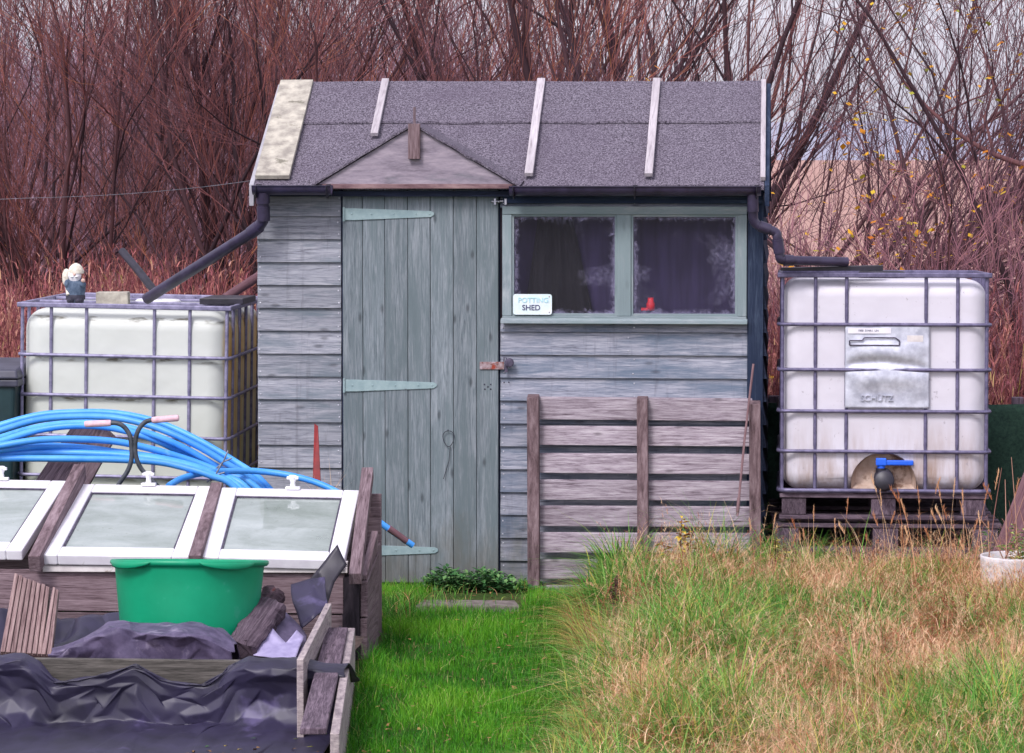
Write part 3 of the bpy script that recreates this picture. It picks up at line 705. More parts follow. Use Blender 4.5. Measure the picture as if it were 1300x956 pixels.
def ibc(name, label, base, rot, mat, vert, front, H=1.045):
    root = thing(name, label, 'water tank', base, None, rot)
    W, D = (.985 if front else 1.035), 1.2; root['base'] = (0, 0, 0)
    m = rounded_box(W - .024, D - .024, .012, H - .032, .085 if front else .10)
    bottle = to_obj('bottle', m, mat, root)
    if front:   # arched recess for the outlet, cut into the lower front of the bottle
        mb = MB(); y0 = -D / 2 - .05; R_ = .155
        arch = [(-R_, y0, -.02)] + [(-R_ * math.cos(math.pi * k / 16), y0, .045 + .150 * math.sin(math.pi * k / 16)) for k in range(17)] + [(R_, y0, -.02)]
        mb.prism(arch, (0, .135, 0)); cut = mb.build('cut', mat, root)
        md = bottle.modifiers.new('b', 'BOOLEAN'); md.object = cut; md.operation = 'DIFFERENCE'; md.solver = 'EXACT'
        bpy.context.view_layer.update()
        dg = bpy.context.evaluated_depsgraph_get(); me = bpy.data.meshes.new_from_object(bottle.evaluated_get(dg))
        bottle.modifiers.clear(); bottle.data = me; me.materials.clear(); me.materials.append(mat); bpy.data.objects.remove(cut)
        me.name = 'bottle'
        mb = MB(); R2 = R_ - .002; yb = -D / 2 + .03; yf = -D / 2 + .0135
        pts = [(-R2, 0, .014)] + [(-R2 * math.cos(math.pi * k / 20), 0, .046 + .147 * math.sin(math.pi * k / 20)) for k in range(21)] + [(R2, 0, .014)]
        cen = (0, 0, .09)
        n = len(pts); vs = [Vector((p[0], yf, p[2])) for p in pts] + [Vector((p[0] * .86, yb + .045, .03 + p[2] * .80)) for p in pts]
        mb.add(vs, [(i, i + 1, n + i + 1, n + i) for i in range(n - 1)] + [(0, n, 2 * n - 1, n - 1)] + [tuple(range(n, 2 * n))], smooth=False)
        mb.build('outlet_recess', MT['stain'], root)
        mb = MB(); yv = -D / 2 - .005
        mb.tube([(0, -D / 2 + .12, .075), (0, -D / 2 + .03, .075), (0, yv, .072)], .034, 14)
        mb.lathe([(.001, .0), (.046, 0), (.048, .006), (.048, .05), (.042, .056), (.001, .056)], (0.0, yv - .03, .058), 18, R=Matrix.Rotation(rad(78), 3, 'X'))
        mb.lathe([(.001, -.02), (.044, -.02), (.046, -.016), (.046, .016), (.044, .02), (.001, .02)], (0, -D / 2 + .02, .075), 16, R=Matrix.Rotation(math.pi / 2, 3, 'X')); mb.tube([(-.012, yv + .015, .07), (-.012, yv + .015, .12)], .026, 12)
        v = mb.build('outlet_valve', MT['blackp'], root)
        mb = MB(); mb.tube([(-.012, yv + .015, .105), (-.012, yv + .015, .155)], .019, 12)
        mb.box((.055, yv + .012, .146), (.17, .026, .024)); mb.box((-.012, yv + .012, .15), (.05, .04, .036))
        mb.build('handle', MT['bluep'], v, bevel=.005)
    bottle.modifiers.new('wn', 'WEIGHTED_NORMAL')
    # lid
    mb = MB(); mb.lathe([(.001, 0), (.11, 0), (.115, .004), (.115, .028), (.105, .036), (.03, .038), (.001, .038)], (.0 if front else .07, -.05, H - .034), 24); mb.build('screw_lid', MT['white'] if not front else MT['blackp'], root)
    # cage
    mb = MB(); hx, hy, r = W / 2, D / 2, .0088
    zs = [H * k for k in ((.765, .56, .372, .19) if front else (.755, .568, .378, .19))]
    def loop(z, o=0): return [(-hx - o, -hy - o, z), (hx + o, -hy - o, z), (hx + o, hy + o, z), (-hx - o, hy + o, z)]
    def rloop(z, o, rc=.05):
        P = []
        for (x, y, a0) in ((hx + o - rc, hy + o - rc, 0), (-hx - o + rc, hy + o - rc, 90), (-hx - o + rc, -hy - o + rc, 180), (hx + o - rc, -hy - o + rc, 270)):
            for k in range(6):
                a = rad(a0 + 18 * k); P.append((x + rc * math.cos(a), y + rc * math.sin(a), z))
        return P
    for z in zs: mb.tube(rloop(z, .006), r, 8, closed=True)
    mb.tube(rloop(.012, .004), .011, 8, closed=True)
    ft = [(-1 + 2 * q) * (hx - .004) for q in vert]
    for x in ft:
        for y in (-hy + .008, hy - .008):
            pin = [(x, y, .012)]
            for z in sorted(zs): pin += [(x, y, z - .03), (x, y, z), (x, y, z + .03)]
            pin.append((x, y, H - .01))
            rr = [r] + sum(([r, r * .72, r] for _ in zs), []) + [r]
            mb.tube(pin, rr, 8)
    for q in (.15, .325, .5, .675, .85):
        y = (-1 + 2 * q) * hy
        for x in (-hx + .008, hx - .008): mb.tube([(x, y, .012), (x, y, H - .01)], r, 8)
    for x in (-hx + .012, hx - .012):
        for y in (-hy + .012, hy - .012): mb.tube([(x, y, .012), (x, y, H - .01)], r * 1.05, 8)
    mb.build('cage', MT['galvd' if front else 'galv'], root)
    mb = MB(); t = .024
    for a, b in (((-hx, -hy), (hx, -hy)), ((-hx, hy), (hx, hy))): mb.bounds(a[0] - .012, b[0] + .012, a[1] - .012, a[1] + .012, H - t, H)
    for x in (-hx, hx): mb.bounds(x - .012, x + .012, -hy + .0125, hy - .0125, H - t + .001, H - .001)
    if not front:
        for y in (-.2, .2): mb.bounds(-hx + .013, hx - .013, y - .012, y + .012, H - .02, H - .004)
    mb.build('cage_rim', MT['galvd' if front else 'galv'], root, bevel=.005, seg=3)
    mb = MB(); pallet_mesh(mb, W, D, -.125, .122); mb.build('pallet_base', MT['darkw'], root, bevel=.003)
    if front:
        xa, xb_ = (-1 + 2 * .317) * hx - .004, (-1 + 2 * .703) * hx + .012
        za, zb_ = .387 * H, .765 * H + .008
        mb = MB(); yy = -hy - .006
        def fn(s, t):
            d1 = math.exp(-((t - .50 - .05 * math.sin(s * 4)) / .05) ** 2) * .010
            d2 = -math.exp(-((t - .66) / .13) ** 2 - ((s - .5) / .42) ** 2) * .014
            d3 = -math.exp(-((t - .36) / .12) ** 2 - ((s - .5) / .5) ** 2) * .012
            fl = math.exp(-((t - .84) / .1) ** 2) * .0
            fade = min(1, s * 12, (1 - s) * 12) 
            return Vector((xa + (xb_ - xa) * s, yy + (d1 + d2 + d3) * fade + mnoise.noise(Vector((s * 4, t * 5, 2))) * .003, za + (zb_ - za) * t))
        mb.grid(fn, 48, 48); pl = mb.build('label_plate', MT['plate'], root, solid=.0015, recalc=False)
        mb = MB()
        mb.bounds(xa + .012, xa + .215, yy - .006, yy - .004, zb_ - .050, zb_ - .024); mb.build('paper_label', MT['upvc'], pl)
        mb = MB(); mb.bounds(xb_ - .105, xb_ - .03, yy - .005, yy - .003, zb_ - .088, zb_ - .058); mb.build('paper_label', MT['cream'], pl)
        mb = MB(); zc = zb_ - .105
        for p, q in (((xa + .02, 0, zc), (xa + .255, 0, zc)), ((xa + .02, 0, zc), (xa + .02, 0, zc + .022)), ((xa + .02, 0, zc + .022), (xa + .08, 0, zc + .022)), ((xa + .08, 0, zc + .022), (xa + .09, 0, zc + .036)), ((xa + .09, 0, zc + .036), (xa + .235, 0, zc + .036)), ((xa + .235, 0, zc + .036), (xa + .255, 0, zc + .022)), ((xa + .255, 0, zc + .022), (xa + .255, 0, zc))):
            mb.tube([Vector(p) + Vector((0, yy - .012, 0)), Vector(q) + Vector((0, yy - .012, 0))], .003, 6)
        mb.build('pressed_outline', MT['dull'], pl)
        text_mesh('embossed_lettering', 'SCHÜTZ', .04, MT['plate'], pl, (xa + .15, yy - .006, za + .035), .003)
        text_mesh('printed_lettering', '1000  31HA1  UN', .013, MT['signd'], pl, (xa + .108, yy - .0075, zb_ - .040), .0003)
        mb = MB(); zz = .82 * H; x0 = -.30
        for j in range(2):
            for i in range(8): mb.bounds(x0 + i * .009, x0 + i * .009 + .006, -hy + .017, -hy + .021, zz + j * .013, zz + j * .013 + .008)
        mb.build('stamped_code', MT['dull'], root)
    return root
# left tank: front face just behind the shed front line
zL = at(150, 386, .22).z; baseL = Vector((at(153, 386, .22).x - .006, .22 + .6, zL - 1.045))
tankL = ibc('caged_water_tank', 'stained white plastic water tank in a metal cage, left of the shed', tuple(baseL), (0, rad(1.0), rad(.6)), MT['tankL'], (.148, .318, .645, .815), False)
zR = at(1122, 350, -.05).z
baseR = Vector((at(1122.5, 490, -.05).x, -.05 + .6, zR - 1.045))
tankR = ibc('caged_water_tank', 'clean white caged water tank with silver label plate and blue tap, on stacked pallets', tuple(baseR), (rad(-1.3), 0, 0), MT['tankR'], (.168, .318, .700, .852), True)
tankR['base'] = tuple(baseR); tankL['base'] = tuple(baseL)
zp = baseR.z - .128
def stacked(label, z, h, dx, rz):
    r = thing('wooden_pallet', label, 'pallet', (baseR.x + dx, baseR.y - .01, z), 'pallets stacked under the right water tank', (0, 0, rz)); r['base'] = (0, 0, 0)
    mb = MB(); t = .02; w, d = 1.08, 1.16
    for j in range(7):
        y = -d / 2 + .05 + j * (d - .1) / 6
        mb = MB(); mb.box((random.uniform(-.01, .01), y, h - t / 2), (w, .09, t)); mb.build('slat', MT['darkw'], r, bevel=.003)
    for i in range(3):
        x = -w / 2 + .07 + i * (w - .14) / 2
        for j in range(3):
            y = -d / 2 + .07 + j * (d - .14) / 2
            mb = MB(); mb.box((x, y, h / 2), (.12, .12, h - 2 * t - .004)); mb.build('block', MT['darkw'], r, bevel=.003)
    for j in range(3):
        mb = MB(); mb.box((0, -d / 2 + .055 + j * (d - .11) / 2, t / 2), (w, .10, t)); mb.build('bottom_board', MT['darkw'], r, bevel=.003)
    return r
baseh = zp - .002
stacked('upper dark pallet directly beneath the white tank with the blue tap', baseh - .14, .138, .005, rad(.6))
stacked('lowest dark pallet half hidden by grass under the white tank', baseh - .285, .143, -.01, rad(-1.2))
# dark half gutter lying on the tank rim
m = MB(); a, b = at(991, 341.5, -.03), at(1121, 341, .02)
m.quadbox([a + Vector((0, -.02, -.008)), b + Vector((0, -.02, -.010)), b + Vector((0, -.02, .016)), a + Vector((0, -.02, .006))], (0, .07, 0))
tag(m.build('gutter_offcut', MT['blackp'], base=tuple(a), bevel=.003), 'short dark gutter offcut lying on the rim of the right tank below the pipe', 'gutter')

# things on the left tank
topL = zL - .035
m = MB(); c = at(141, 384, .45); m.box(c + Vector((0, .05, .014)), (.16, .10, .075), Matrix.Rotation(.08, 3, 'Z'))
tag(m.build('wood_offcut', MT['lichen'], base=tuple(c), bevel=.006), 'pale block of wood lying on top of the left tank beside the gnome', 'wood block')
m = MB(); m.tube([at(155, 319, 1.0), at(176, 344, .85), at(198, 372, .7)], .021, 12)
tag(m.build('plastic_pipe', MT['blackp'], base=tuple(at(198, 372, .7))), 'short black pipe sticking up at a slant from the left tank', 'pipe')
m = MB(); m.tube([at(285, 379, 1.0), at(345, 340, 1.3)], .024, 12)
tag(m.build('drain_pipe', MT['rustboard'], base=tuple(at(285, 379, 1.0))), 'reddish brown pipe running from behind the shed into the left tank', 'pipe')
m = MB(); c = at(275, 388, .5); m.box(c + Vector((.02, .22, .02)), (.22, .4, .03)); 
tag(m.build('slate_tile', MT['blackp'], base=tuple(c), bevel=.003), 'flat dark sheet lying on the right end of the left tank', 'sheet')
# gnome
c = at(96, 384.5, .40); g = thing('garden_gnome', 'weathered garden gnome with white beard and blue coat standing on the left tank', 'gnome', tuple(c))
k = .186 / .19
m = MB()
m.lathe([(.001, 0), (.040, 0), (.044, .02), (.046, .045), (.050, .06), (.051, .08), (.044, .105), (.034, .12), (.024, .128), (.001, .13)], c, 20, 1, .85)
m.ball(c + Vector((.040, -.022, .092)), .018, .022, .016, 7); m.ball(c + Vector((-.036, -.02, .095)), .016, .02, .022, 7)
body = m.build('body', MT['gn_blue'], g)
m = MB(); m.ball(c + Vector((-.018, -.016, .012)), .024, .034, .016, 7); m.ball(c + Vector((.020, -.016, .012)), .024, .034, .016, 7); m.lathe([(.047, .018), (.048, .034), (.044, .04)], c, 20, 1.02, .9)
m.build('boots', MT['gn_dark'], g)
m = MB(); m.ball(c + Vector((.002, -.012, .142)), .030, .028, .03, 9); m.ball(c + Vector((.004, -.040, .142)), .008, .009, .008, 6)
m.ball(c + Vector((.046, -.036, .112)), .011, .011, .010, 6)
m.build('head', MT['gn_skin'], g)
m = MB(); m.lathe([(.001, -.055), (.014, -.045), (.026, -.02), (.034, .0), (.032, .016), (.026, .022)], c + Vector((.0, -.018, .135)), 16, 1, .75)
m.ball(c + Vector((-.008, -.040, .131)), .010, .008, .005, 6); m.ball(c + Vector((.014, -.040, .131)), .010, .008, .005, 6)
m.build('beard', MT['gn_white'], g)
m = MB(); m.lathe([(.040, -.004), (.041, .006), (.036, .018), (.030, .030), (.018, .042), (.001, .048)], c + Vector((.004, -.004, .150)), 18); m.build('hat', MT['gn_cream'], g)
m = MB(); m.ball(c + Vector((-.048, .012, .125)), .022, .02, .045, 8); m.tube([c + Vector((-.044, 0, .09)), c + Vector((-.030, -.03, .04))], .010, 8); m.build('sack', MT['gn_cream'], g)
for s in (-.010, .016):
    pass
m = MB(); m.ball(c + Vector((-.009, -.037, .152)), .004, .003, .004, 5); m.ball(c + Vector((.015, -.037, .152)), .004, .003, .004, 5); m.build('eyes', MT['gn_dark'], g)

# ------------------------------------------------------------------ wheelie bin at the left edge
bx1 = at(21, 470, .1).x; bz = at(10, 463, .1).z; bw = .50
wb = thing('wheelie_bin', 'dark green wheelie bin with grey lid at the left edge behind the blue coil', 'bin', (bx1 - bw / 2, .36, 0))
m = MB(); x0, x1 = bx1 - bw, bx1; zt = bz - .075
m.hexa([(x0 + .05, .14, .03), (x1 - .05, .14, .03), (x1 - .01, .12, zt), (x0 + .01, .12, zt), (x0 + .05, .56, .03), (x1 - .05, .56, .03), (x1 - .01, .66, zt), (x0 + .01, .66, zt)])
body = m.build('body', MT['binm'], wb, bevel=.02, seg=3)
m = MB(); m.bounds(x0 - .004, x1 + .004, .105, .68, zt - .035, zt + .002); m.build('rim', MT['binlid'], wb, bevel=.008)
m = MB(); m.hexa([(x0 - .008, .095, zt + .004), (x1 + .008, .095, zt + .004), (x1 - .002, .11, zt + .05), (x0 + .002, .11, zt + .05), (x0 - .008, .69, zt + .004), (x1 + .008, .69, zt + .004), (x1 - .03, .66, zt + .078), (x0 + .03, .66, zt + .078)])
m.build('lid', MT['binlid'], wb, bevel=.012, seg=3)
for s in (0, 1):
    m = MB(); m.lathe([(.001, -.025), (.09, -.025), (.1, -.015), (.1, .015), (.09, .025), (.001, .025)], (x0 + .03 + s * (bw - .06), .66, .1), 20, R=Matrix.Rotation(math.pi / 2, 3, 'Y')); m.build('wheel', MT['blackp'], wb)
# ------------------------------------------------------------------ cold frame with three hinged lights
YF, YK = -2.5, -1.72
cf = thing('cold_frame', 'brown timber cold frame with three sloping white framed lights, in front of the blue coil', 'cold frame', tuple(Vector((at(230, 700, YF).x - .2, -2.1, 0))))
lids = [((-153, 696), (28, 698.5), (85, 610), (-86, 607)), ((51, 704), (239.5, 706.5), (271.5, 617), (100.5, 614)), ((256.5, 706.5), (437, 711), (456.5, 622), (281, 618.5))]
def lid(q):
    BL, BR, TR, TL = at(*q[0], YF), at(*q[1], YF), at(*q[2], YK), at(*q[3], YK)
    def P(s, t): return BL.lerp(BR, s).lerp(TL.lerp(TR, s), t)
    n = (BR - BL).cross(TL - BL).normalized(); th = .046
    a, b0, b1 = .115, .115, .10
    m = MB()
    for (s0, s1, t0, t1) in ((0, a, 0, 1), (1 - a, 1, 0, 1), (a + .001, .999 - a, 0, b0), (a + .001, .999 - a, 1 - b1, 1)):
        m.quadbox([P(s0, t0), P(s1, t0), P(s1, t1), P(s0, t1)], -n * th)
    fr = m.build('glazed_light', MT['upvc'], cf, bevel=.006, seg=3)
    # dark rubber seal and glass
    m = MB(); e = .013
    for (s0, s1, t0, t1) in ((a, a + e, b0, 1 - b1), (1 - a - e, 1 - a, b0, 1 - b1), (a + e, 1 - a - e, b0, b0 + e * .7), (a + e, 1 - a - e, 1 - b1 - e * .7, 1 - b1)):
        m.quadbox([P(s0, t0) - n * .008, P(s1, t0) - n * .008, P(s1, t1) - n * .008, P(s0, t1) - n * .008], -n * .012)
    m.build('seal', MT['dull'], fr)
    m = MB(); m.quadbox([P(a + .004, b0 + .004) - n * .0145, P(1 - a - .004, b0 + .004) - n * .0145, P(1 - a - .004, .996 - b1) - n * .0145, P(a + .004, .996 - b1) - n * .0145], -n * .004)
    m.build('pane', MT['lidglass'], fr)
    # catch on the upper edge
    c = P(.52, .985) + n * .001; m = MB()
    m.box(c + Vector((0, 0, .006)), (.062, .03, .012)); m.lathe([(.013, .0), (.010, .02), (.016, .034), (.02, .042), (.016, .05), (.001, .052)], c + Vector((0, 0, .01)), 12); m.box(c + Vector((0, -.004, .05)), (.05, .018, .012))
    m.build('catch', MT['white'], fr, bevel=.002)
    return P, n
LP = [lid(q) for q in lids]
def rafter(uf, vf, ub, vb, w, h, yf=YF - .07, ybk=YK + .03):
    p = at(uf, vf, yf); q = at(ub, vb, ybk); up = (q - p).cross(Vector((1, 0, 0))); up = -up if up.z < 0 else up
    m = MB(); m.bar(p - up.normalized() * h / 2, q - up.normalized() * h / 2, w, h, up); return m.build('glazing_bar', MT['oldw'], cf, bevel=.003)
rafter(43, 706, 101, 589, .05, .07); rafter(247, 705, 275, 612, .05, .06)
rafter(450.5, 728, 466.5, 593, .05, .05, YF - .06, YK + .1)
# front wall boards, sill, end post, end and back boards
m = MB(); x0 = at(-160, 700, -2.46).x; x1 = at(437, 730, -2.46).x
zt = at(240, 725, -2.46).z
m.bounds(x0, x1, -2.46, -2.43, zt - .17, zt); m.bounds(x0, x1, -2.458, -2.43, .0, zt - .176); m.build('front_board', MT['oldw'], cf, bevel=.003)
m = MB(); m.quadbox([at(54, 726, -2.478), at(441, 727.5, -2.478), at(441, 720, -2.478), at(54, 718, -2.478)], (0, .03, 0)); m.quadbox([at(58, 717, -2.47), at(441, 719, -2.47), at(441, 713, -2.47), at(58, 710, -2.47)], (0, .03, 0)); m.build('front_sill', MT['cream'], cf, bevel=.002)
m = MB(); p = at(447, 735, -2.45); m.bounds(p.x - .04, p.x + .03, -2.46, -2.38, 0, p.z + .01); m.build('corner_post', wood('wet_black_post', S(26, 22, 28), S(44, 38, 46), S(66, 58, 66)), cf, bevel=.004)
m = MB(); xe = p.x + .030
def sideb(zf0, zf1, zb0, zb1, dx): m.hexa([(xe + dx, -2.44, zf0), (xe + dx + .03, -2.44, zf0), (xe + dx + .03, -2.44, zf1), (xe + dx, -2.44, zf1), (xe + dx, -2.06, zb0), (xe + dx + .03, -2.06, zb0), (xe + dx + .03, -2.06, zb1), (xe + dx, -2.06, zb1)])
sideb(.0, .17, .0, .20, 0); sideb(.175, p.z - .01, .205, .40, .002); sideb(p.z - .006, p.z + .018, .405, .49, .0)
m.bounds(xe - .03, xe, -2.06, -1.70, 0, .40)
m.build('end_board', MT['oldw'], cf, bevel=.005)
m = MB(); zb_ = at(240, 622, -1.68).z; m.bounds(x0, xe - .002, -1.70, -1.67, 0, zb_ - .01); m.build('back_board', MT['oldw'], cf, bevel=.003)
m = MB(); m.grid(lambda s, t: Vector((x0 + (xe - x0 - .05) * s, -2.425 + .70 * t, .12 + .03 * mnoise.noise(Vector((s * 14, t * 6, 0))))), 40, 12); o = m.build('soil_fill', MT['soil'], cf, recalc=False)
# a few seedlings under the glass
m = MB()
for i in range(46):
    x = random.uniform(x0 + .5, xe - .2); y = random.uniform(-2.35, -1.8); z = .13
    for k in range(5):
        a = random.uniform(0, 6.28); L = random.uniform(.04, .09); d = Vector((math.cos(a), math.sin(a), .8)); s_ = Vector((-math.sin(a), math.cos(a), 0)) * .016
        b = Vector((x, y, z)); m.add([b, b + d * L * .55 + s_, b + d * L, b + d * L * .55 - s_], [(0, 1, 2, 3)])
m.build('seedlings', blade_mat('seedling_leaf', [(0, S(60, 110, 50)), (1, S(110, 150, 80))]), cf, recalc=False)


# ------------------------------------------------------------------ blue pipe coil behind the cold frame
coil = thing('blue_pipe_coil', 'large loose coil of bright blue water pipe behind the cold frame', 'pipe coil', tuple(Vector((at(130, 640, -1.2).x, -1.15, 0))))
strands = [
    (-.78, [(-150, 592), (-70, 563), (0, 540), (50, 527), (100, 523.5), (150, 525), (200, 536), (250, 558), (300, 587), (334, 612)]),
    (-.82, [(-150, 604), (-70, 572), (0, 547), (50, 533), (100, 529), (150, 531), (200, 543.5), (250, 566), (290, 590), (326, 613)]),
    (-.86, [(-150, 610), (-70, 580), (0, 556), (50, 542), (100, 537), (150, 540), (200, 554), (240, 572), (280, 595), (318, 614)]),
    (-.92, [(-150, 625), (-60, 584), (0, 561), (50, 546), (95, 540.5), (140, 543), (190, 556), (230, 574), (270, 594), (312, 615)]),
    (-1.05, [(-150, 600), (-60, 577), (0, 566), (50, 558.5), (100, 557.5), (150, 561), (200, 572), (240, 584), (280, 599), (322, 616)]),
    (-1.10, [(-150, 606), (-60, 583), (0, 571.5), (50, 566.5), (100, 568), (150, 574), (200, 581), (240, 590), (276, 602), (310, 617)]),
    (-1.16, [(-150, 600), (-60, 583), (0, 576), (50, 574), (100, 575), (150, 577.5), (200, 583), (240, 592), (272, 603), (300, 616)]),
    (-1.20, [(-150, 590), (-60, 583), (0, 582), (50, 582), (100, 582.5), (150, 583.5), (200, 586.5), (236, 594), (268, 604), (296, 617)]),
]
for i, (Y, pp) in enumerate(strands):
    P = [at(u, v, Y + .10 * math.sin(k * .5 + i)) for k, (u, v) in enumerate(pp)]
    L, R = P[0], P[-1]
    low = [R + Vector((.12, -.02, -.16)), R + Vector((.10, -.10, -.34)), Vector((R.x - .25, -1.35 - .02 * i, .12 + .03 * (i % 3))), Vector(((L.x + R.x) / 2, -1.45 - .015 * i, .06 + .035 * (i % 3))), Vector((L.x + .3, -1.35, .14)), L + Vector((-.12, -.05, -.22))]
    path = smooth_path([L] + P[1:] + low + [L], 7)[:-1]
    m = MB(); m.tube(path, .0155, 10, closed=True); m.build('pipe_loop', MT['pipe'], coil)
m = MB()
tail = [at(214, 617, -1.5), at(232, 607, -1.35), at(262, 600, -1.2), at(300, 598, -1.02), at(330, 598.5, -.95), at(370, 604, -.95), at(410, 616, -1.0), at(450, 638, -1.05), at(486, 666, -1.05), at(524, 692.5, -1.0)]
m.tube(smooth_path(tail, 6), .0145, 10); m.build('pipe_tail', MT['pipe'], coil)
m = MB(); m.tube([at(493.5, 670.5, -1.05), at(516, 687, -1.012)], .0151, 10); m.build('tape_band', MT['rustboard'], coil)
m = MB()
for (u, v, Y, a) in ((284, 586, -.93, .6), (274, 603, -1.20, .5)):
    c = at(u, v, Y - .05)
    for k in range(2):
        d = Vector((math.cos(a + k * .5), 0, math.sin(a + k * .5))); m.tube([c - d * .045 + Vector((0, 0, k * .02 - .01)), c + Vector((0, -.012, .0)), c + d * .045 + Vector((0, 0, k * .02 - .01))], .004, 6)
m.build('cable_tie', MT['wire'], coil)

# curved twin handles
tl = thing('long_handled_tool', 'two curved dark tube handles with faded pink grips standing in front of the blue coil', 'garden tool', tuple(at(170, 640, -1.45)))
Y = -1.45
for pts, ga, gb in ((((135, 537), (148, 537.2), (157, 541.5), (164, 551), (166.5, 563), (167, 582), (162, 598), (150, 617), (146, 640)), (107.5, 538.5), (141, 537)), (((199, 532.5), (186, 535), (177.5, 543), (172.5, 556), (172, 576), (178, 593), (190, 607), (204, 622), (212, 640)), (227, 530.5), (193, 533.5))):
    m = MB(); m.tube(smooth_path([at(u, v, Y) for u, v in pts], 5), .0105, 10); h = m.build('handle', MT['darktube'], tl)
    m = MB(); p, q = at(*ga, Y), at(*gb, Y); m.tube([p, p.lerp(q, .06), p.lerp(q, .94), q], [.011, .0145, .0145, .012], 12); m.build('grip', MT['grip'], h)
# planks behind the coil
m = MB(); p, q = at(62, 610, -.62), at(118, 540, -.5)
def plank(pts, Y0, Y1, th, name, mat, label, cat):
    m = MB(); m.quadbox([at(*pts[0], Y0), at(*pts[1], Y0), at(*pts[2], Y1), at(*pts[3], Y1)], (0, th, .0)); o = m.build(name, mat, base=tuple(at(*pts[0], Y0)), bevel=.004); return tag(o, label, cat)
plank(((30, 632), (84, 634), (137, 548), (100, 528)), -.55, -.45, .045, 'leaning_plank', MT['darkw'], 'brown plank leaning through the blue coil in front of the left tank', 'plank')
plank(((84, 634), (103, 634), (146, 556), (124, 534)), -.70, -.62, .04, 'leaning_plank', MT['oldw'], 'narrow lighter plank end beside the brown plank behind the blue coil', 'plank')

# ------------------------------------------------------------------ green tub
Yt = -3.1; c = Vector((at(238.5, 712, Yt).x, Yt, 0)); zr_ = at(238, 711.5, Yt - .0).z
tub = thing('green_tub', 'round bright green plastic tub with drooping lip handles standing in the lined bed', 'tub', (c.x, c.y, .11), None, (rad(-6.3), 0, 0))
h = zr_ - .11
m = MB(); prof = [(.001, .0), (.235, 0), (.252, .012), (.262, .06), (.282, h * .7), (.290, h - .03), (.292, h - .024), (.302, h - .022), (.309, h - .014), (.309, h - .004), (.303, h), (.292, h), (.286, h - .012), (.275, h * .7), (.252, .06), (.24, .02), (.001, .018)]
m.lathe(prof, (c.x, c.y, .11), 72); m.build('body', MT['green'], tub)
for ang in (-132, -50):
    m = MB()
    def fn(s, t, ang=ang):
        a = rad(ang + (s - .5) * 46); w = math.sin(math.pi * s) ** .6
        rr = .309 + .016 * w * (1 - (t - .5) ** 2); z = zr_ - .008 - t * .026 * w
        return Vector((c.x + rr * math.cos(a), c.y + rr * math.sin(a), z))
    m.grid(fn, 24, 6); m.build('lip_handle', MT['green'], tub, solid=.006, recalc=False)

# ------------------------------------------------------------------ raised bed, liner and clutter
bed = thing('raised_bed', 'low timber raised bed lined with dark plastic in the left foreground', 'raised bed', (c.x, -3.4, 0))
m = MB(); p0, p1 = atz(-70, 834, .25), atz(392, 839, .25)
m.bar(p0 - Vector((0, 0, .125)), p1 - Vector((0, 0, .125)), .028, .25); m.build('front_board', MT['concrete'] if False else wood('olive_grey_board', S(46, 44, 42), S(84, 80, 76), S(118, 112, 108)), bed, bevel=.003)
m = MB(); q0, q1 = atz(417, 766, .30), atz(381, 837, .30); m.bar(q1 - Vector((0, 0, .14)), q0 - Vector((0, 0, .14)), .024, .28); m.build('inner_board', MT['greyw'], bed, bevel=.003)
m = MB(); r0, r1 = atz(446, 797, .21), atz(433, 880, .21)
r1 = r0 + (r1 - r0) * 1.5
m.bar(r1 - Vector((0, 0, .105)), r0 - Vector((0, 0, .105)), .03, .21); m.build('side_board', MT['greyw'], bed, bevel=.004)
s0, s1 = atz(428, 800, .215), atz(409, 880, .215); s1 = s0 + (s1 - s0) * 1.5
m = MB(); m.bar(s1, s0, .085, .022); m.build('capping_board', MT['darkw'], bed, bevel=.004)
m = MB(); m.grid(lambda s, t: Vector((p0.x + (q0.x - p0.x + .1) * s, -4.0 + 1.45 * t, .11 + .02 * mnoise.noise(Vector((s * 12, t * 9, 2))))), 40, 24); m.build('soil_fill', MT['soil'], bed, recalc=False)

_cr = random.Random(4); CR = [(math.cos(a), math.sin(a), _cr.uniform(.7, 2.6), _cr.uniform(0, 9)) for a in [_cr.uniform(0, 3.14) for _ in range(9)]]
def crumple(x, y, f=1.0, k=9):
    """straight sharp creases, about 0..1"""
    x += .12 * mnoise.noise(Vector((x * 1.5 * f, y * 1.5 * f, 3))) / f; s = w = 0
    for i, (cx, cy, fr, ph) in enumerate(CR[:k]):
        t = ((x * cx + y * cy) * fr * f + ph) % 1.0; a = 1 / fr; s += abs(2 * t - 1) * a; w += a
    return s / w
def nz(x, y, z=0): return mnoise.noise(Vector((x, y, z)))
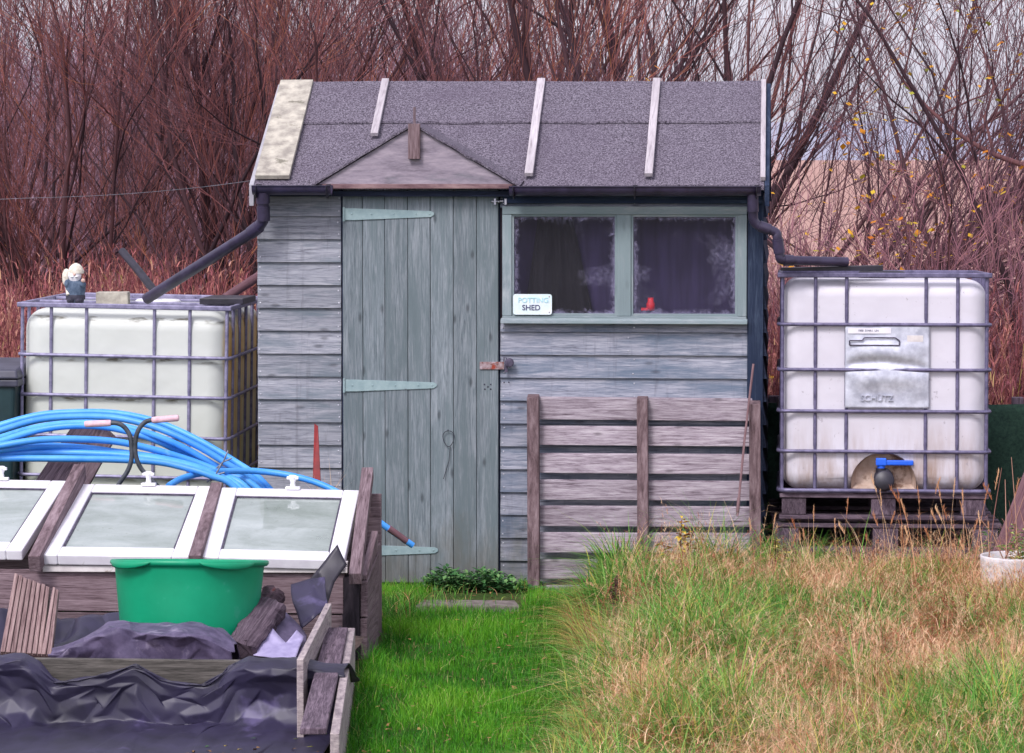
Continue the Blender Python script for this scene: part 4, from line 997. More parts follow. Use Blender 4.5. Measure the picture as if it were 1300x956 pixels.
# liner over the front board
ln = thing('pond_liner', 'dark purple black plastic liner draped in folds over the front of the raised bed', 'plastic sheet', (c.x, -4.1, 0))
fb = lambda u: p0 + (p1 - p0) * ((u + 70) / 462.0)
def sstep(a, b, x): t = max(0, min(1, (x - a) / (b - a))); return t * t * (3 - 2 * t)
def ztop(u):
    z = .262 + .012 * nz(u * .02, 1)
    mid = sstep(40, 80, u) * (1 - sstep(268, 312, u))
    return z - mid * (.078 - .045 * math.exp(-((u - 175) / 22) ** 2) + .014 * math.sin(u * .03)) - .02 * sstep(370, 440, u)
prof = [(.30, -.13), (.12, -.05), (.03, .0), (-.04, -.002), (-.075, -.018), (-.085, -.045), (-.055, -.085), (-.05, -.17), (-.10, -.245), (-.35, -.25), (-1.1, -.25)]
def drape(sa, t_):
    u = -70 + 512 * sa; b = fb(u); zt_ = ztop(u); mid = sstep(40, 70, u) * (1 - sstep(285, 318, u)); roll = sstep(290, 340, u)
    t = max(0, min(.99999, t_)) * (len(prof) - 1); k = int(t); f_ = t - k
    y = prof[k][0] * (1 - f_) + prof[k + 1][0] * f_; z = prof[k][1] * (1 - f_) + prof[k + 1][1] * f_
    if y > -.03: y = (1 - mid) * y + mid * (-.030 - .012 * (1 - (y + .03) / .33))
    if mid > 0 and z < 0 and k < 2: z = z * (1 - mid)
    if y <= -.03 and k < 7: y = y * (1 - mid) + mid * (-.050 + .075 * (z if z < -.1 else 0))
    fold = .020 * nz(u * .010, z * 2, 3) + .09 * (crumple(b.x, z * 1.6, 2.6, 4) - .5)
    yy = b.y + y * (1 + .4 * roll) - max(-.01, fold) * (1 if y < -.06 else .1) - .016
    return Vector((b.x, yy, max(.012 + .03 * crumple(b.x, y, 3), zt_ + z)))
def soft(o, seed):
    """half-sharp creases: every fold edge gets its own crease, then one subdivision surface"""
    me = o.data; rg = random.Random(seed); a = me.attributes.new('crease_edge', 'FLOAT', 'EDGE')
    a.data.foreach_set('value', [rg.choice((.0, .25, .5, .75, .9)) for _ in me.edges]); me.polygons.foreach_set('use_smooth', [True] * len(me.polygons))
    md = o.modifiers.new('sub', 'SUBSURF'); md.levels = 3; md.render_levels = 3
    md = o.modifiers.new('s', 'SOLIDIFY'); md.thickness = .003; md.offset = 0
m = MB(); m.facets(drape, 30, 17, .36, .008, 3); soft(m.build('front_drape', MT['liner'], ln, recalc=False), 1)
# folded-back part of the liner in the middle of the bed
m = MB(); YA = -3.78
xa, xb_ = at(62, 820, YA).x, at(293, 820, YA).x
pr2 = [(.42, -.14), (.36, -.02), (.30, .0), (.16, .006), (.03, .0), (.0, -.008), (.012, -.03), (.045, -.08), (.06, -.16)]
def fn(s, t):
    u = 62 + 231 * s; x = xa + (xb_ - xa) * s; t = max(0, min(.9999, t)); k = min(int(t * 8), 7); f_ = t * 8 - k
    y = pr2[k][0] * (1 - f_) + pr2[k + 1][0] * f_; z = pr2[k][1] * (1 - f_) + pr2[k + 1][1] * f_
    hump = .335 * 1 - .005
    prf = sstep(0, .30, s) * (1 - sstep(.86, 1.0, s) * .75)
    zz = .215 + .075 * prf + z + (.030 * (crumple(s * 1.3, .3, 2.2, 3) - .5) * sstep(.1, .3, s)) * (1 if 2 <= k <= 6 else .3) * (.4 if y > .1 else 1) + .045 * (crumple(x, y * 1.4, 3.2, 4) - .5) * (1 if k < 7 else .4)
    return Vector((x + .02 * nz(s * 4, t * 3, 6), YA + y * (.4 + .6 * prf) + .10 * (crumple(x, z * 2, 2.6, 4) - .5) * (1 if k >= 4 else .1), zz))
m.facets(fn, 17, 12, .32, .007, 5); soft(m.build('folded_edge', MT['linerd'], ln, recalc=False), 2)
# crumpled liner behind the tub and the decking
m = MB(); YB2 = -2.95; xa2, xb2 = at(-60, 780, YB2).x, at(152, 780, YB2).x
def fn(s, t):
    u = -60 + 212 * s; x = xa2 + (xb2 - xa2) * s
    ridge = .10 * math.exp(-((u - 112) / 24) ** 2) + .10 * math.exp(-((u + 5) / 40) ** 2) + .06
    prof_ = [0, .55, 1, .9, .45, .2, .05][min(int(t * 6), 6)] if t >= 1 else None
    q = [0, .62, 1.0, .93, .66, .34, .05, .0]; t = max(0, min(.9999, t)); k = min(int(t * 6), 5); f_ = t * 6 - k; h_ = q[k] * (1 - f_) + q[k + 1] * f_
    fold = crumple(x, t * .8, 2.6, 4) * .17 - .05
    return Vector((x, YB2 + .42 - t * .85,   .10 + (.115 + ridge * .5) * h_ - fold * (.3 + h_)))
m.facets(fn, 15, 10, .36, .018, 8); soft(m.build('crumpled_part', MT['liner'], ln, recalc=False), 3)
def facets(name, pts, tris, mat, par, solid=.004, sub=True):
    """folded sheet from corner points (u, v, Y)"""
    m = MB(); P = [at(*p) for p in pts]; m.add(P, tris, r=.5)
    me_o = m.build(name, mat, par, recalc=False)
    bm = bmesh.new(); bm.from_mesh(me_o.data)
    bmesh.ops.subdivide_edges(bm, edges=bm.edges, cuts=5, use_grid_fill=True)
    for v in bm.verts:
        d = Vector((nz(v.co.x * 9, v.co.z * 9, v.co.y * 9), nz(v.co.z * 9, v.co.x * 9, 5), nz(v.co.y * 9, v.co.z * 9, 2))) * .010
        v.co += d
    bm.to_mesh(me_o.data); bm.free()
    me_o.data.polygons.foreach_set('use_smooth', [True] * len(me_o.data.polygons))
    md = me_o.modifiers.new('s', 'SOLIDIFY'); md.thickness = solid; md.offset = 0
    return me_o
fl = thing('torn_liner', 'torn purple black liner pieces crumpled up against the right end of the cold frame', 'plastic sheet', tuple(at(400, 830, -3.1)))
facets('torn_flap', [(428, 691, -2.60), (440, 716, -2.62), (425, 740, -2.64), (414, 772, -2.68), (404, 722, -2.62), (394, 735, -2.66), (397, 760, -2.70)], [(0, 1, 2), (0, 2, 4), (4, 2, 3), (4, 3, 6), (4, 6, 5)], MT['blackp'], fl)
facets('torn_fold', [(369, 742, -2.70), (394, 735, -2.68), (412, 733, -2.72), (415, 770, -2.85), (400, 785, -2.95), (384, 800, -2.95), (372, 765, -2.80)], [(0, 1, 6), (1, 2, 3), (1, 3, 4), (1, 4, 6), (6, 4, 5)], MT['liner'], fl)
facets('torn_fold', [(340, 797, -3.15), (362, 776, -3.0), (384, 800, -3.05), (370, 832, -3.3), (322, 832, -3.35), (390, 806, -3.1), (384, 838, -3.4)], [(0, 1, 2), (0, 2, 3), (0, 3, 4), (2, 5, 6), (2, 6, 3)], MT['linerd'], fl)
facets('pale_scrap', [(344, 797, -3.2), (362, 816, -3.25), (352, 836, -3.4), (322, 832, -3.36), (378, 800, -3.2), (386, 808, -3.2), (376, 838, -3.4)], [(0, 1, 3), (1, 2, 3), (1, 4, 5), (1, 5, 6), (1, 6, 2)], MT['sheetp'], fl)
facets('dark_scrap', [(415, 818, -3.2), (432, 795, -3.0), (437, 800, -3.0), (428, 830, -3.25), (410, 838, -3.35)], [(0, 1, 2), (0, 2, 3), (0, 3, 4)], MT['blackp'], fl)
# decking offcuts
def decking(BL, BR, TR, TL, Y0, Y1, n, label):
    a, b, cc, d = at(*BL, Y0), at(*BR, Y0), at(*TR, Y1), at(*TL, Y1); m = MB()
    nn = (b - a).cross(d - a).normalized()
    m.quadbox([a, b, cc, d], -nn * .02, .2)
    for i in range(n):
        s0, s1 = (i + .08) / n, (i + .92) / n; e = random.uniform(-.004, .004)
        p0_, p1_ = a.lerp(b, s0), a.lerp(b, s1); q0_, q1_ = d.lerp(cc, s0), d.lerp(cc, s1)
        q0_ = q0_ + (q0_ - p0_).normalized() * e; q1_ = q1_ + (q1_ - p1_).normalized() * e
        m.quadbox([p0_ + nn * .009, p1_ + nn * .009, q1_ + nn * .009, q0_ + nn * .009], -nn * .0095)
    o = m.build('decking_offcut', wood('ribbed_decking', S(74, 56, 56), S(134, 110, 110), S(172, 150, 146), rv=(.8, 1.12), bump=.6), base=tuple(a), bevel=.003)
    return tag(o, label, 'decking board')
decking((0, 829), (54, 832), (64, 747), (18.5, 728.5), -3.62, -3.35, 8, 'wide ribbed decking offcut leaning at the left edge of the lined bed')
decking((52, 832), (66, 833), (75, 750), (67, 747), -3.66, -3.40, 2, 'narrow strip of ribbed decking beside the wide offcut')
# rotten timber by the tub
def lump(pts, r0, name, mat, label, cat, sq=(1, 1)):
    m = MB(); P = [at(*p) for p in pts]; ax = P[1] - P[0]; a_ = ax.normalized(); b_ = a_.cross(Vector((0, -.6, .6))).normalized(); c_ = a_.cross(b_); NA, NB = 26, 22
    vs = []; lc = []
    for i in range(NA):
        t = i / (NA - 1); e = .9 if i in (0, NA - 1) else 1
        for k in range(NB):
            an = 2 * math.pi * k / NB; q = 4.0; rr = (abs(math.cos(an)) ** q + abs(math.sin(an) * 1.4) ** q) ** (-1 / q)
            rr *= r0 * e * (1 + .16 * nz(t * 5, k * .5, r0 * 90) + .10 * nz(t * 17, k * 1.1, 3) + .06 * math.sin(k * 2.5))
            end = (.035 * nz(k * .7, i, 8) if i in (0, NA - 1) else 0)
            vs.append(P[0] + ax * t + a_ * end + (b_ * math.cos(an) + c_ * math.sin(an)) * rr); lc.append((t * ax.length, k * .02, 0))
    fs = [(i * NB + k, i * NB + (k + 1) % NB, (i + 1) * NB + (k + 1) % NB, (i + 1) * NB + k) for i in range(NA - 1) for k in range(NB)] + [tuple(range(NB))[::-1], tuple(range((NA - 1) * NB, NA * NB))]
    m.add(vs, fs, lc, .3, False); o = m.build(name, mat, base=tuple(P[0])); return tag(o, label, cat)
lump([(305, 826, -3.35), (344, 772, -3.05)], .062, 'rotten_timber', MT['darkw'], 'dark rotten timber chunk leaning beside the green tub', 'timber')
lump([(332, 776, -2.95), (349, 753, -2.86)], .045, 'broken_brick', mottled('dark_brick', S(60, 46, 54), S(104, 84, 92), 20, .9, 0, .5, .006, c3=S(130, 70, 62), s3=9, t3=.6), 'small dark broken brick between green tub and cold frame', 'brick')
m = MB(); b = at(437, 856, -3.9); m.box(b, (.035, .05, .06), Matrix.Rotation(.2, 3, 'Y')); tag(m.build('brick_chip', mottled('orange_brick', S(130, 66, 44), S(190, 106, 70), 30, .9, 0, .4), base=tuple(b), bevel=.006), 'small orange brick chip at the front corner of the raised bed', 'brick')
# ------------------------------------------------------------------ right-hand odds and ends, step, stake, net fence
m = MB(); zt = 0.03
a0, a1, a2, a3 = atz(528, 768, .03), atz(660, 769, .03), atz(654, 762, .03), atz(538, 761, .03)
m.quadbox([a0, a1, a2, a3], (0, 0, -.05)); tag(m.build('door_step', MT['concrete'], base=tuple(a0), bevel=.006), 'thin grey concrete slab in the grass in front of the shed door', 'step')
m = MB(); m.quadbox([at(397, 613, -.55), at(407, 613, -.55), at(403.5, 541, -.45), at(399, 538, -.45)], (0, .012, 0)); tag(m.build('red_stake', MT['red'], base=tuple(at(402, 613, -.55))), 'flat red painted stake standing left of the shed door', 'stake')
nf = thing('net_fence', 'dark green windbreak netting fence behind the two tanks', 'fence', (3.3, 1.5, 0))
y = 1.46; xa, xb_ = at(968, 515, y).x, at(1460, 515, y).x; zt = at(1280, 513, y).z
m = MB(); m.grid(lambda s, t: Vector((xa + (xb_ - xa) * s, y + .05 * nz(s * 9, t * 3, 1), -.02 + (zt + .02 + .02 * nz(s * 6, 0, 4)) * t)), 60, 20); m.build('netting', MT['net'], nf, solid=.004, recalc=False)
for i in range(4):
    x = xa + .06 + (xb_ - xa - .1) * i / 3; m = MB(); m.bounds(x - .03, x + .03, y + .06, y + .12, 0, zt + .03); m.build('post', MT['darkw'], nf, bevel=.004)
plank(((1253, 720), (1325, 735), (1412, 520), (1352, 470)), -.95, -.75, .035, 'leaning_plank', MT['rustboard'], 'wide rusty brown plank leaning at the right edge behind the white pot', 'plank')
# white pot with a plant
cp = at(1293, 706, -1.2); pt = thing('glazed_planter', 'white glazed plant pot with weeds growing in it at the right edge', 'plant pot', (cp.x, cp.y, cp.z - .27))
b = Vector((cp.x, cp.y, cp.z - .27)); m = MB(); R_ = .168
m.lathe([(.001, 0), (R_ * .72, 0), (R_ * .80, .02), (R_ * .92, .1), (R_ * .95, .115), (R_ * .94, .12), (R_ * .97, .16), (R_ * .99, .175), (R_ * .98, .18), (R_ * .99, .25), (R_, .268), (R_ * .98, .275), (R_ * .92, .27), (R_ * .90, .22), (.001, .22)], b, 48); m.build('pot', MT['pot'], pt)
leafm = blade_mat('weed_leaf', [(0, S(70, 110, 60)), (.5, S(120, 150, 90)), (1, S(170, 180, 90))])
def leaf(m, p, d, L, w, droop=.3):
    d = Vector(d).normalized(); s_ = d.cross(Vector((0, 0, 1))); s_ = s_.normalized() if s_.length > .01 else Vector((1, 0, 0))
    q = p + d * L * .5 ; e = p + d * L - Vector((0, 0, L * droop))
    m.add([p, q + s_ * w, e, q - s_ * w], [(0, 1, 2, 3)])
m = MB()
for i in range(16):
    a = random.uniform(0, 6.28); r_ = random.uniform(0, R_ * .8); p = b + Vector((r_ * math.cos(a), r_ * math.sin(a), .23)); h_ = random.uniform(.06, .18)
    for k in range(12):
        t = random.random(); aa = random.uniform(0, 6.28); leaf(m, p + Vector((0, 0, h_ * t)), (math.cos(aa), math.sin(aa), .5), random.uniform(.02, .045), random.uniform(.006, .013))
m.build('leaves', leafm, pt, recalc=False)
m = MB()
for i in range(14):
    a = random.uniform(0, 6.28); r_ = random.uniform(0, R_ * .8); p = b + Vector((r_ * math.cos(a), r_ * math.sin(a), .22)); q = p + Vector((random.uniform(-.12, .16), random.uniform(-.1, .1), random.uniform(.15, .5))); m.tube([p, p.lerp(q, .5) + Vector((0, 0, .03)), q], [.003, .002, .0012], 4)
m.build('stems', blade_mat('dry_stem', [(0, S(130, 84, 80)), (1, S(190, 150, 130))]), pt)
# low green weed on the door step
lw = thing('low_weed', 'low mat of small green leaves growing along the foot of the shed door', 'plant', tuple(atz(600, 758, .03)))
m = MB()
for i in range(2200):
    u = random.uniform(538, 652) if random.random() < .85 else random.uniform(660, 690); Y = random.uniform(-.30, -.06); p = at(u, 740, Y); hh = .072 * math.exp(-((u - 612) / 42) ** 2) + .07 * math.exp(-((u - 560) / 18) ** 2) + .02
    p.z = random.uniform(.0, hh); a = random.uniform(0, 6.28); leaf(m, p, (math.cos(a), math.sin(a) - .6, random.uniform(.1, .9)), random.uniform(.018, .036), random.uniform(.007, .013), .2)
m.build('leaves', blade_mat('clover_leaf', [(0, S(28, 66, 34)), (.5, S(60, 108, 56)), (1, S(110, 146, 88))]), lw, recalc=False)
# half buried wooden peg in the grass
pg = atz(792, 862, .0); m = MB(); m.box(pg + Vector((0, 0, .03)), (.06, .05, .14), Matrix.Rotation(.12, 3, 'Y')); m.box(pg + Vector((.05, .02, .0)), (.07, .05, .08)); tag(m.build('wooden_peg', MT['greyw'], base=tuple(pg), bevel=.004), 'stub of grey wood sticking out of the lawn edge by the long grass', 'peg')
# thin wire across behind the left tank
m = MB(); m.tube(smooth_path([at(-160, 262, 2.6), at(0, 253, 2.6), at(110, 249, 2.7), at(200, 243, 2.8), at(300, 232, 2.9), at(480, 205, 3.0)], 5), .0012, 5); tag(m.build('fence_wire', MT['wire'], base=tuple(at(0, 253, 2.6))), 'single pale wire strung across in front of the trees left of the shed', 'wire')

# ------------------------------------------------------------------ numpy mesh helpers for plants
def np_obj(name, V, F, mat, rnd=None, tt=None, parent=None, base=(0, 0, 0), smooth=False, mi=None):
    me = bpy.data.meshes.new(name); V = np.asarray(V, np.float32) - np.array(base, np.float32); F = np.asarray(F, np.int32)
    nv, nf = len(V), len(F); k = F.shape[1]
    me.vertices.add(nv); me.vertices.foreach_set('co', V.ravel()); me.loops.add(nf * k); me.loops.foreach_set('vertex_index', F.ravel())
    me.polygons.add(nf); me.polygons.foreach_set('loop_start', np.arange(0, nf * k, k, dtype=np.int32)); me.polygons.foreach_set('loop_total', np.full(nf, k, np.int32))
    if smooth: me.polygons.foreach_set('use_smooth', np.ones(nf, bool))
    if rnd is not None: me.attributes.new('rnd', 'FLOAT', 'POINT').data.foreach_set('value', np.asarray(rnd, np.float32))
    if tt is not None: me.attributes.new('tt', 'FLOAT', 'POINT').data.foreach_set('value', np.asarray(tt, np.float32))
    me.update(calc_edges=True); me.materials.append(mat)
    o = bpy.data.objects.new(name, me); COL.objects.link(o)
    if parent: o.parent = parent
    else: o.location = base
    return o
def ribbons(rng, P, H, Wd, curve=.5, K=4, az=None, lean=None):
    """flat tapering blades: P (N,3) roots, H heights, Wd widths"""
    N = len(P); az = rng.uniform(0, 2 * np.pi, N) if az is None else az
    lean = rng.uniform(.1, 1, N) * curve if lean is None else lean
    t = np.linspace(0, 1, K)[None, :]
    d = np.stack([np.cos(az), np.sin(az)], 1)
    out = (lean * H)[:, None] * t ** 2
    z = H[:, None] * (t - .45 * lean[:, None] * t ** 2)
    C = np.zeros((N, K, 3)); C[..., :2] = P[:, None, :2] + d[:, None, :] * out[..., None]; C[..., 2] = P[:, None, 2] + z
    fa = az + rng.uniform(-.9, .9, N) + np.pi / 2
    s = np.stack([np.cos(fa), np.sin(fa), np.zeros(N)], 1)
    w = Wd[:, None] * (1 - t ** 1.6 * .92) * .5
    A = C + s[:, None, :] * w[..., None]; B = C - s[:, None, :] * w[..., None]
    V = np.stack([A, B], 2).reshape(-1, 3)
    i = (np.arange(N) * K * 2)[:, None] + (np.arange(K - 1) * 2)[None, :]
    F = np.stack([i, i + 1, i + 3, i + 2], -1).reshape(-1, 4)
    return V, F, np.repeat(np.arange(N), K * 2), np.tile(np.repeat(np.linspace(0, 1, K), 2), N), C
def tubes(C, R, S=3):
    N, K, _ = C.shape
    T = np.gradient(C, axis=1); T /= np.linalg.norm(T, axis=2, keepdims=True) + 1e-9
    ref = np.array([.31, .87, .38]); A = np.cross(T, ref); A /= np.linalg.norm(A, axis=2, keepdims=True) + 1e-9; B = np.cross(T, A)
    an = np.arange(S) * 2 * np.pi / S
    V = C[:, :, None, :] + (A[:, :, None, :] * np.cos(an)[None, None, :, None] + B[:, :, None, :] * np.sin(an)[None, None, :, None]) * R[:, :, None, None]
    n = np.arange(N)[:, None, None] * K * S; k = np.arange(K - 1)[None, :, None] * S; a = np.arange(S)[None, None, :]; b = (a + 1) % S
    F = np.stack([n + k + a, n + k + b, n + k + S + b, n + k + S + a], -1).reshape(-1, 4)
    return V.reshape(-1, 3), F, np.repeat(np.arange(N), K * S)
class Bag:
    def __init__(s): s.V = []; s.F = []; s.r = []; s.t = []; s.n = 0
    def add(s, V, F, r, t=None):
        s.V.append(V); s.F.append(F + s.n); s.r.append(np.asarray(r)); s.t.append(np.zeros(len(V)) if t is None else t); s.n += len(V)
    def obj(s, name, mat, **kw):
        return np_obj(name, np.concatenate(s.V), np.concatenate(s.F), mat, np.concatenate(s.r), np.concatenate(s.t), **kw)
def vnoise(x, y, seed, sc):
    """cheap smooth value noise"""
    r = np.random.default_rng(seed); G = r.random((64, 64)); X = np.asarray(x) * sc; Y_ = np.asarray(y) * sc
    xi = np.floor(X).astype(int); yi = np.floor(Y_).astype(int); fx = X - xi; fy = Y_ - yi; fx = fx * fx * (3 - 2 * fx); fy = fy * fy * (3 - 2 * fy)
    g = lambda i, j: G[i % 64, j % 64]
    return (g(xi, yi) * (1 - fx) + g(xi + 1, yi) * fx) * (1 - fy) + (g(xi, yi + 1) * (1 - fx) + g(xi + 1, yi + 1) * fx) * fy

# ------------------------------------------------------------------ ground
def gmat():
    M = Mat('ground_earth'); co = M.n('TexCoord').outputs['Object']; sp = M.n('SeparateXYZ', {0: co})
    n = M.noise(co, 3, 8, .65); n2 = M.noise(co, 30, 5, .7); n3 = M.noise(M.scale(co, (.25, .05, 1)), 1, 5, .6)
    near = M.mix(M.ramp(n2, [(.35, 0.0), (.65, 1.0)]), S(48, 62, 30), M.ramp(n, [(.35, S(54, 84, 34)), (.65, S(96, 92, 58))]))
    weed = M.mix(n2, S(74, 50, 54), S(122, 88, 86))
    far = M.mix(n3, S(160, 124, 116), S(186, 152, 140))
    fa = M.ramp(M.math('MULTIPLY', M.math('ADD', sp.outputs['Y'], M.math('MULTIPLY', n, 2)), 1 / 40.0), [(.03, 0.0), (.07, 1.0)])
    fb_ = M.ramp(M.math('MULTIPLY', M.math('ADD', sp.outputs['Y'], M.math('MULTIPLY', n, 6)), 1 / 60.0), [(.36, 0.0), (.46, 1.0)])
    col = M.mix(fb_, M.mix(fa, near, weed), far)
    return M.done(M.pbsdf(col, .95, 0, .1, M.bump(n2, .6, .02)))
def gz(x, y):
    """gentle rise of the rough-grass bank on the right"""
    xl = edge_x(y); a = np.clip((x - xl) / .35, 0, 1); a = a * a * (3 - 2 * a)
    b = np.clip((-.30 - y) / .25, 0, 1); return .075 * a * b * (.75 + .5 * vnoise(x, y, 3, 1.6))
EL = [(-6.5, atz(720, 1000, 0).x - .06), (atz(742, 868, 0).y, atz(742, 868, 0).x), (atz(735, 800, 0).y, atz(735, 800, 0).x), (atz(775, 752, 0).y, atz(775, 752, 0).x), (-.3, atz(800, 748, 0).x), (5, atz(800, 748, 0).x)]
def edge_x(y): return np.interp(y, [e[0] for e in EL], [e[1] for e in EL])
xs = np.concatenate([np.linspace(-3000, -14, 12), np.linspace(-10, -2.2, 9), np.linspace(-2, 7, 120), np.linspace(8, 16, 8), np.linspace(20, 3000, 12)])
ys = np.concatenate([np.linspace(-24, -7, 6), np.linspace(-6.4, .6, 110), np.linspace(1, 12, 12), np.linspace(16, 60, 10), np.array([100, 200, 400, 900, 2000, 4500])])
X, Yg = np.meshgrid(xs, ys, indexing='ij'); Z = gz(X, Yg)
nx, ny = X.shape; I = (np.arange(nx - 1)[:, None] * ny + np.arange(ny - 1)[None, :]).reshape(-1)
g = np_obj('ground', np.stack([X, Yg, Z], -1).reshape(-1, 3), np.stack([I, I + ny, I + ny + 1, I + 1], -1), gmat(), smooth=True); g['kind'] = 'structure'

# ------------------------------------------------------------------ lawn
rng = np.random.default_rng(11)
xl0 = atz(440, 800, 0).x
def scatter(n, x0, x1, y0, y1): return rng.uniform(x0, x1, n), rng.uniform(y0, y1, n)
x, yy = scatter(170000, xl0 - .15, 3.4, -6.0, -.12)
left = np.interp(yy, [-6.2, r1.y, r0.y, -2.44, -1.7, -1.2, 0], [r1.x - .1, r1.x + .02, r0.x + .03, xe + .045, xe + .05, -.3, -.2])
keep = (x > left) & (x < edge_x(yy) + .25) & ~((x > a0.x) & (x < a1.x) & (yy > a0.y - .01)) & (yy < -.16)
x, yy, left = x[keep], yy[keep], left[keep]; N = len(x)
pn = vnoise(x, yy, 5, 4.0); pn2 = vnoise(x, yy, 6, 14.0)
H = (.022 + .040 * pn + .022 * pn2) * rng.uniform(.5, 1.3, N); Wd = rng.uniform(.0016, .0036, N)
near = np.clip(1 - np.abs(x - left) / .12, 0, 1); H *= 1 + 1.0 * near; H *= 1 - .3 * np.clip((yy + .5) / .4, 0, 1)
P = np.stack([x, yy, np.zeros(N)], 1)
V, F, ib, tt, _ = ribbons(rng, P, H, Wd, .9, 3)
r_ = np.clip(.12 + .5 * pn + .35 * (pn2 - .5) + rng.normal(0, .14, N), 0, .86); dry = rng.random(N) < .035; r_[dry] = .97
lawn_m = blade_mat('lawn_blade', [(0, S(30, 88, 20)), (.35, S(64, 138, 22)), (.7, S(112, 172, 40)), (.9, S(136, 182, 60)), (.95, S(176, 166, 110))], .55, .25)
o = np_obj('lawn', V, F, lawn_m, r_[ib], tt); tag(o, 'short bright green mown grass between the shed door and the foreground', 'grass', kind='stuff')

B = Bag(); n = 420; x, yy = scatter(n, .5, 2.3, -5.5, -.3); P = np.stack([x, yy, np.full(n, .03)], 1)
k_ = x < edge_x(yy); P = P[k_]; n = len(P)
V, F, ib, tt, _ = ribbons(rng, P, rng.uniform(.006, .02, n), rng.uniform(.010, .022, n), 3, 3, lean=rng.uniform(1, 3, n)); B.add(V, F, rng.random(n)[ib], tt)
o = B.obj('leaf_litter', blade_mat('fallen_leaf', [(0, S(96, 66, 48)), (.5, S(150, 116, 70)), (.8, S(84, 120, 50)), (1, S(60, 104, 44))])); tag(o, 'scattered fallen leaves and clover scraps lying in the mown grass', 'leaves', kind='stuff')
# ------------------------------------------------------------------ rough long grass on the right
B = Bag()
def straw_r(n, green): # attribute ranges: 0-.45 greens, .5-1 straw and russet
    return np.where(rng.random(n) < green, rng.uniform(0, .45, n), rng.uniform(.5, 1, n))
x, yy = scatter(175000, 1.2, 5.6, -6.0, -.28)
e = x - edge_x(yy); keep = e > -.05 + .08 * rng.random(len(x)); x, yy, e = x[keep], yy[keep], e[keep]; N = len(x)
pa = vnoise(x, yy, 21, 2.2); pb = vnoise(x, yy, 22, 5.5); pc = vnoise(x, yy, 23, 1.1)
gr = np.clip((pa * .6 + pb * .4 - .46) * 5.5 + .26 + .30 * np.clip((-3.4 - yy) / 1.2, 0, 1) + .55 * np.clip(1 - e / .35, 0, 1), .03, .92)
pd = vnoise(x, yy, 24, 9.0); H = (.045 + .24 * pb * pa + .10 * pc + .12 * pd * pd) * (.55 + .9 * vnoise(x, yy, 26, 4.2)) * rng.uniform(.4, 1.3, N) * np.clip(.75 + e / .5, .7, 1.1) * np.clip(1 + (yy + 2) * .10, .8, 1.15)
green = rng.random(N) < gr
r_ = np.where(green, np.clip(rng.normal(.24, .12, N) + .18 * (pc - .5), 0, .46), np.clip(rng.normal(.74, .10, N) + .55 * (vnoise(x, yy, 25, 3.2) - .5) + .2 * (pa - .5), .5, 1))
Wd = np.where(green, rng.uniform(.003, .007, N), rng.uniform(.0014, .0032, N)); H = np.where(green, H * 1.0, H * 1.1)
P = np.stack([x, yy, gz(x, yy)], 1)
V, F, ib, tt, C = ribbons(rng, P, H, Wd, 1.5, 5, lean=rng.uniform(.15, 1, N) * np.where(rng.random(N) < .3, 2.1, 1.4)); B.add(V, F, r_[ib], tt)
# fine hair-like seed panicles: a wiry stem with sprays of tiny spikelets
n = 5200; x, yy = scatter(n, 1.5, 5.6, -5.6, -.38); e = x - edge_x(yy); k_ = (e > .12) & (vnoise(x, yy, 31, 1.5) + .3 * rng.random(n) > .45); x, yy = x[k_], yy[k_]; n = len(x)
H = rng.uniform(.16, .40, n) * np.clip(1 + (yy + 2) * .06, .85, 1.1); P = np.stack([x, yy, gz(x, yy)], 1)
V, F, ib, tt, C = ribbons(rng, P, H, np.full(n, .0022), .8, 5); rs = rng.uniform(.55, .95, n); B.add(V, F, rs[ib], tt)
M_ = 26; par = np.repeat(np.arange(n), M_); t = rng.uniform(.5, 1, len(par)); seg = np.clip((t * 4).astype(int), 0, 3); f_ = t * 4 - seg
Q = C[par, seg] * (1 - f_)[:, None] + C[par, seg + 1] * f_[:, None]
V, F, ib, tt, _ = ribbons(rng, Q, rng.uniform(.012, .045, len(par)) , np.full(len(par), .0017), 2.4, 3); B.add(V, F, np.clip(rs[par] + rng.normal(0, .06, len(par)), .5, 1)[ib], tt)
# broken straws lying across the clumps, russet docks leaves and pale fluff
n = 5200; x, yy = scatter(n, 1.5, 5.6, -5.8, -.5); k_ = (x - edge_x(yy) > .1) & (vnoise(x, yy, 41, 2.5) + .4 * rng.random(n) > .62); x, yy = x[k_], yy[k_]; n = len(x)
P = np.stack([x, yy, gz(x, yy) + rng.uniform(.03, .16, n)], 1)
V, F, ib, tt, _ = ribbons(rng, P, rng.uniform(.06, .22, n), rng.uniform(.002, .0045, n), 4.5, 5, lean=rng.uniform(1.6, 4.0, n)); B.add(V, F, np.clip(rng.normal(.76, .14, n), .5, 1)[ib], tt)
n = 2600; x, yy = scatter(n, 1.5, 5.6, -5.8, -.6); k_ = (x - edge_x(yy) > .05) & (vnoise(x, yy, 43, 1.8) + .3 * rng.random(n) > .74); x, yy = x[k_], yy[k_]; n = len(x)
P = np.stack([x, yy, gz(x, yy)], 1)
V, F, ib, tt, _ = ribbons(rng, P, rng.uniform(.07, .2, n), rng.uniform(.010, .022, n), 1.6, 6); B.add(V, F, np.where(rng.random(n) < .6, rng.uniform(.04, .3, n), rng.uniform(.5, .64, n))[ib], tt)
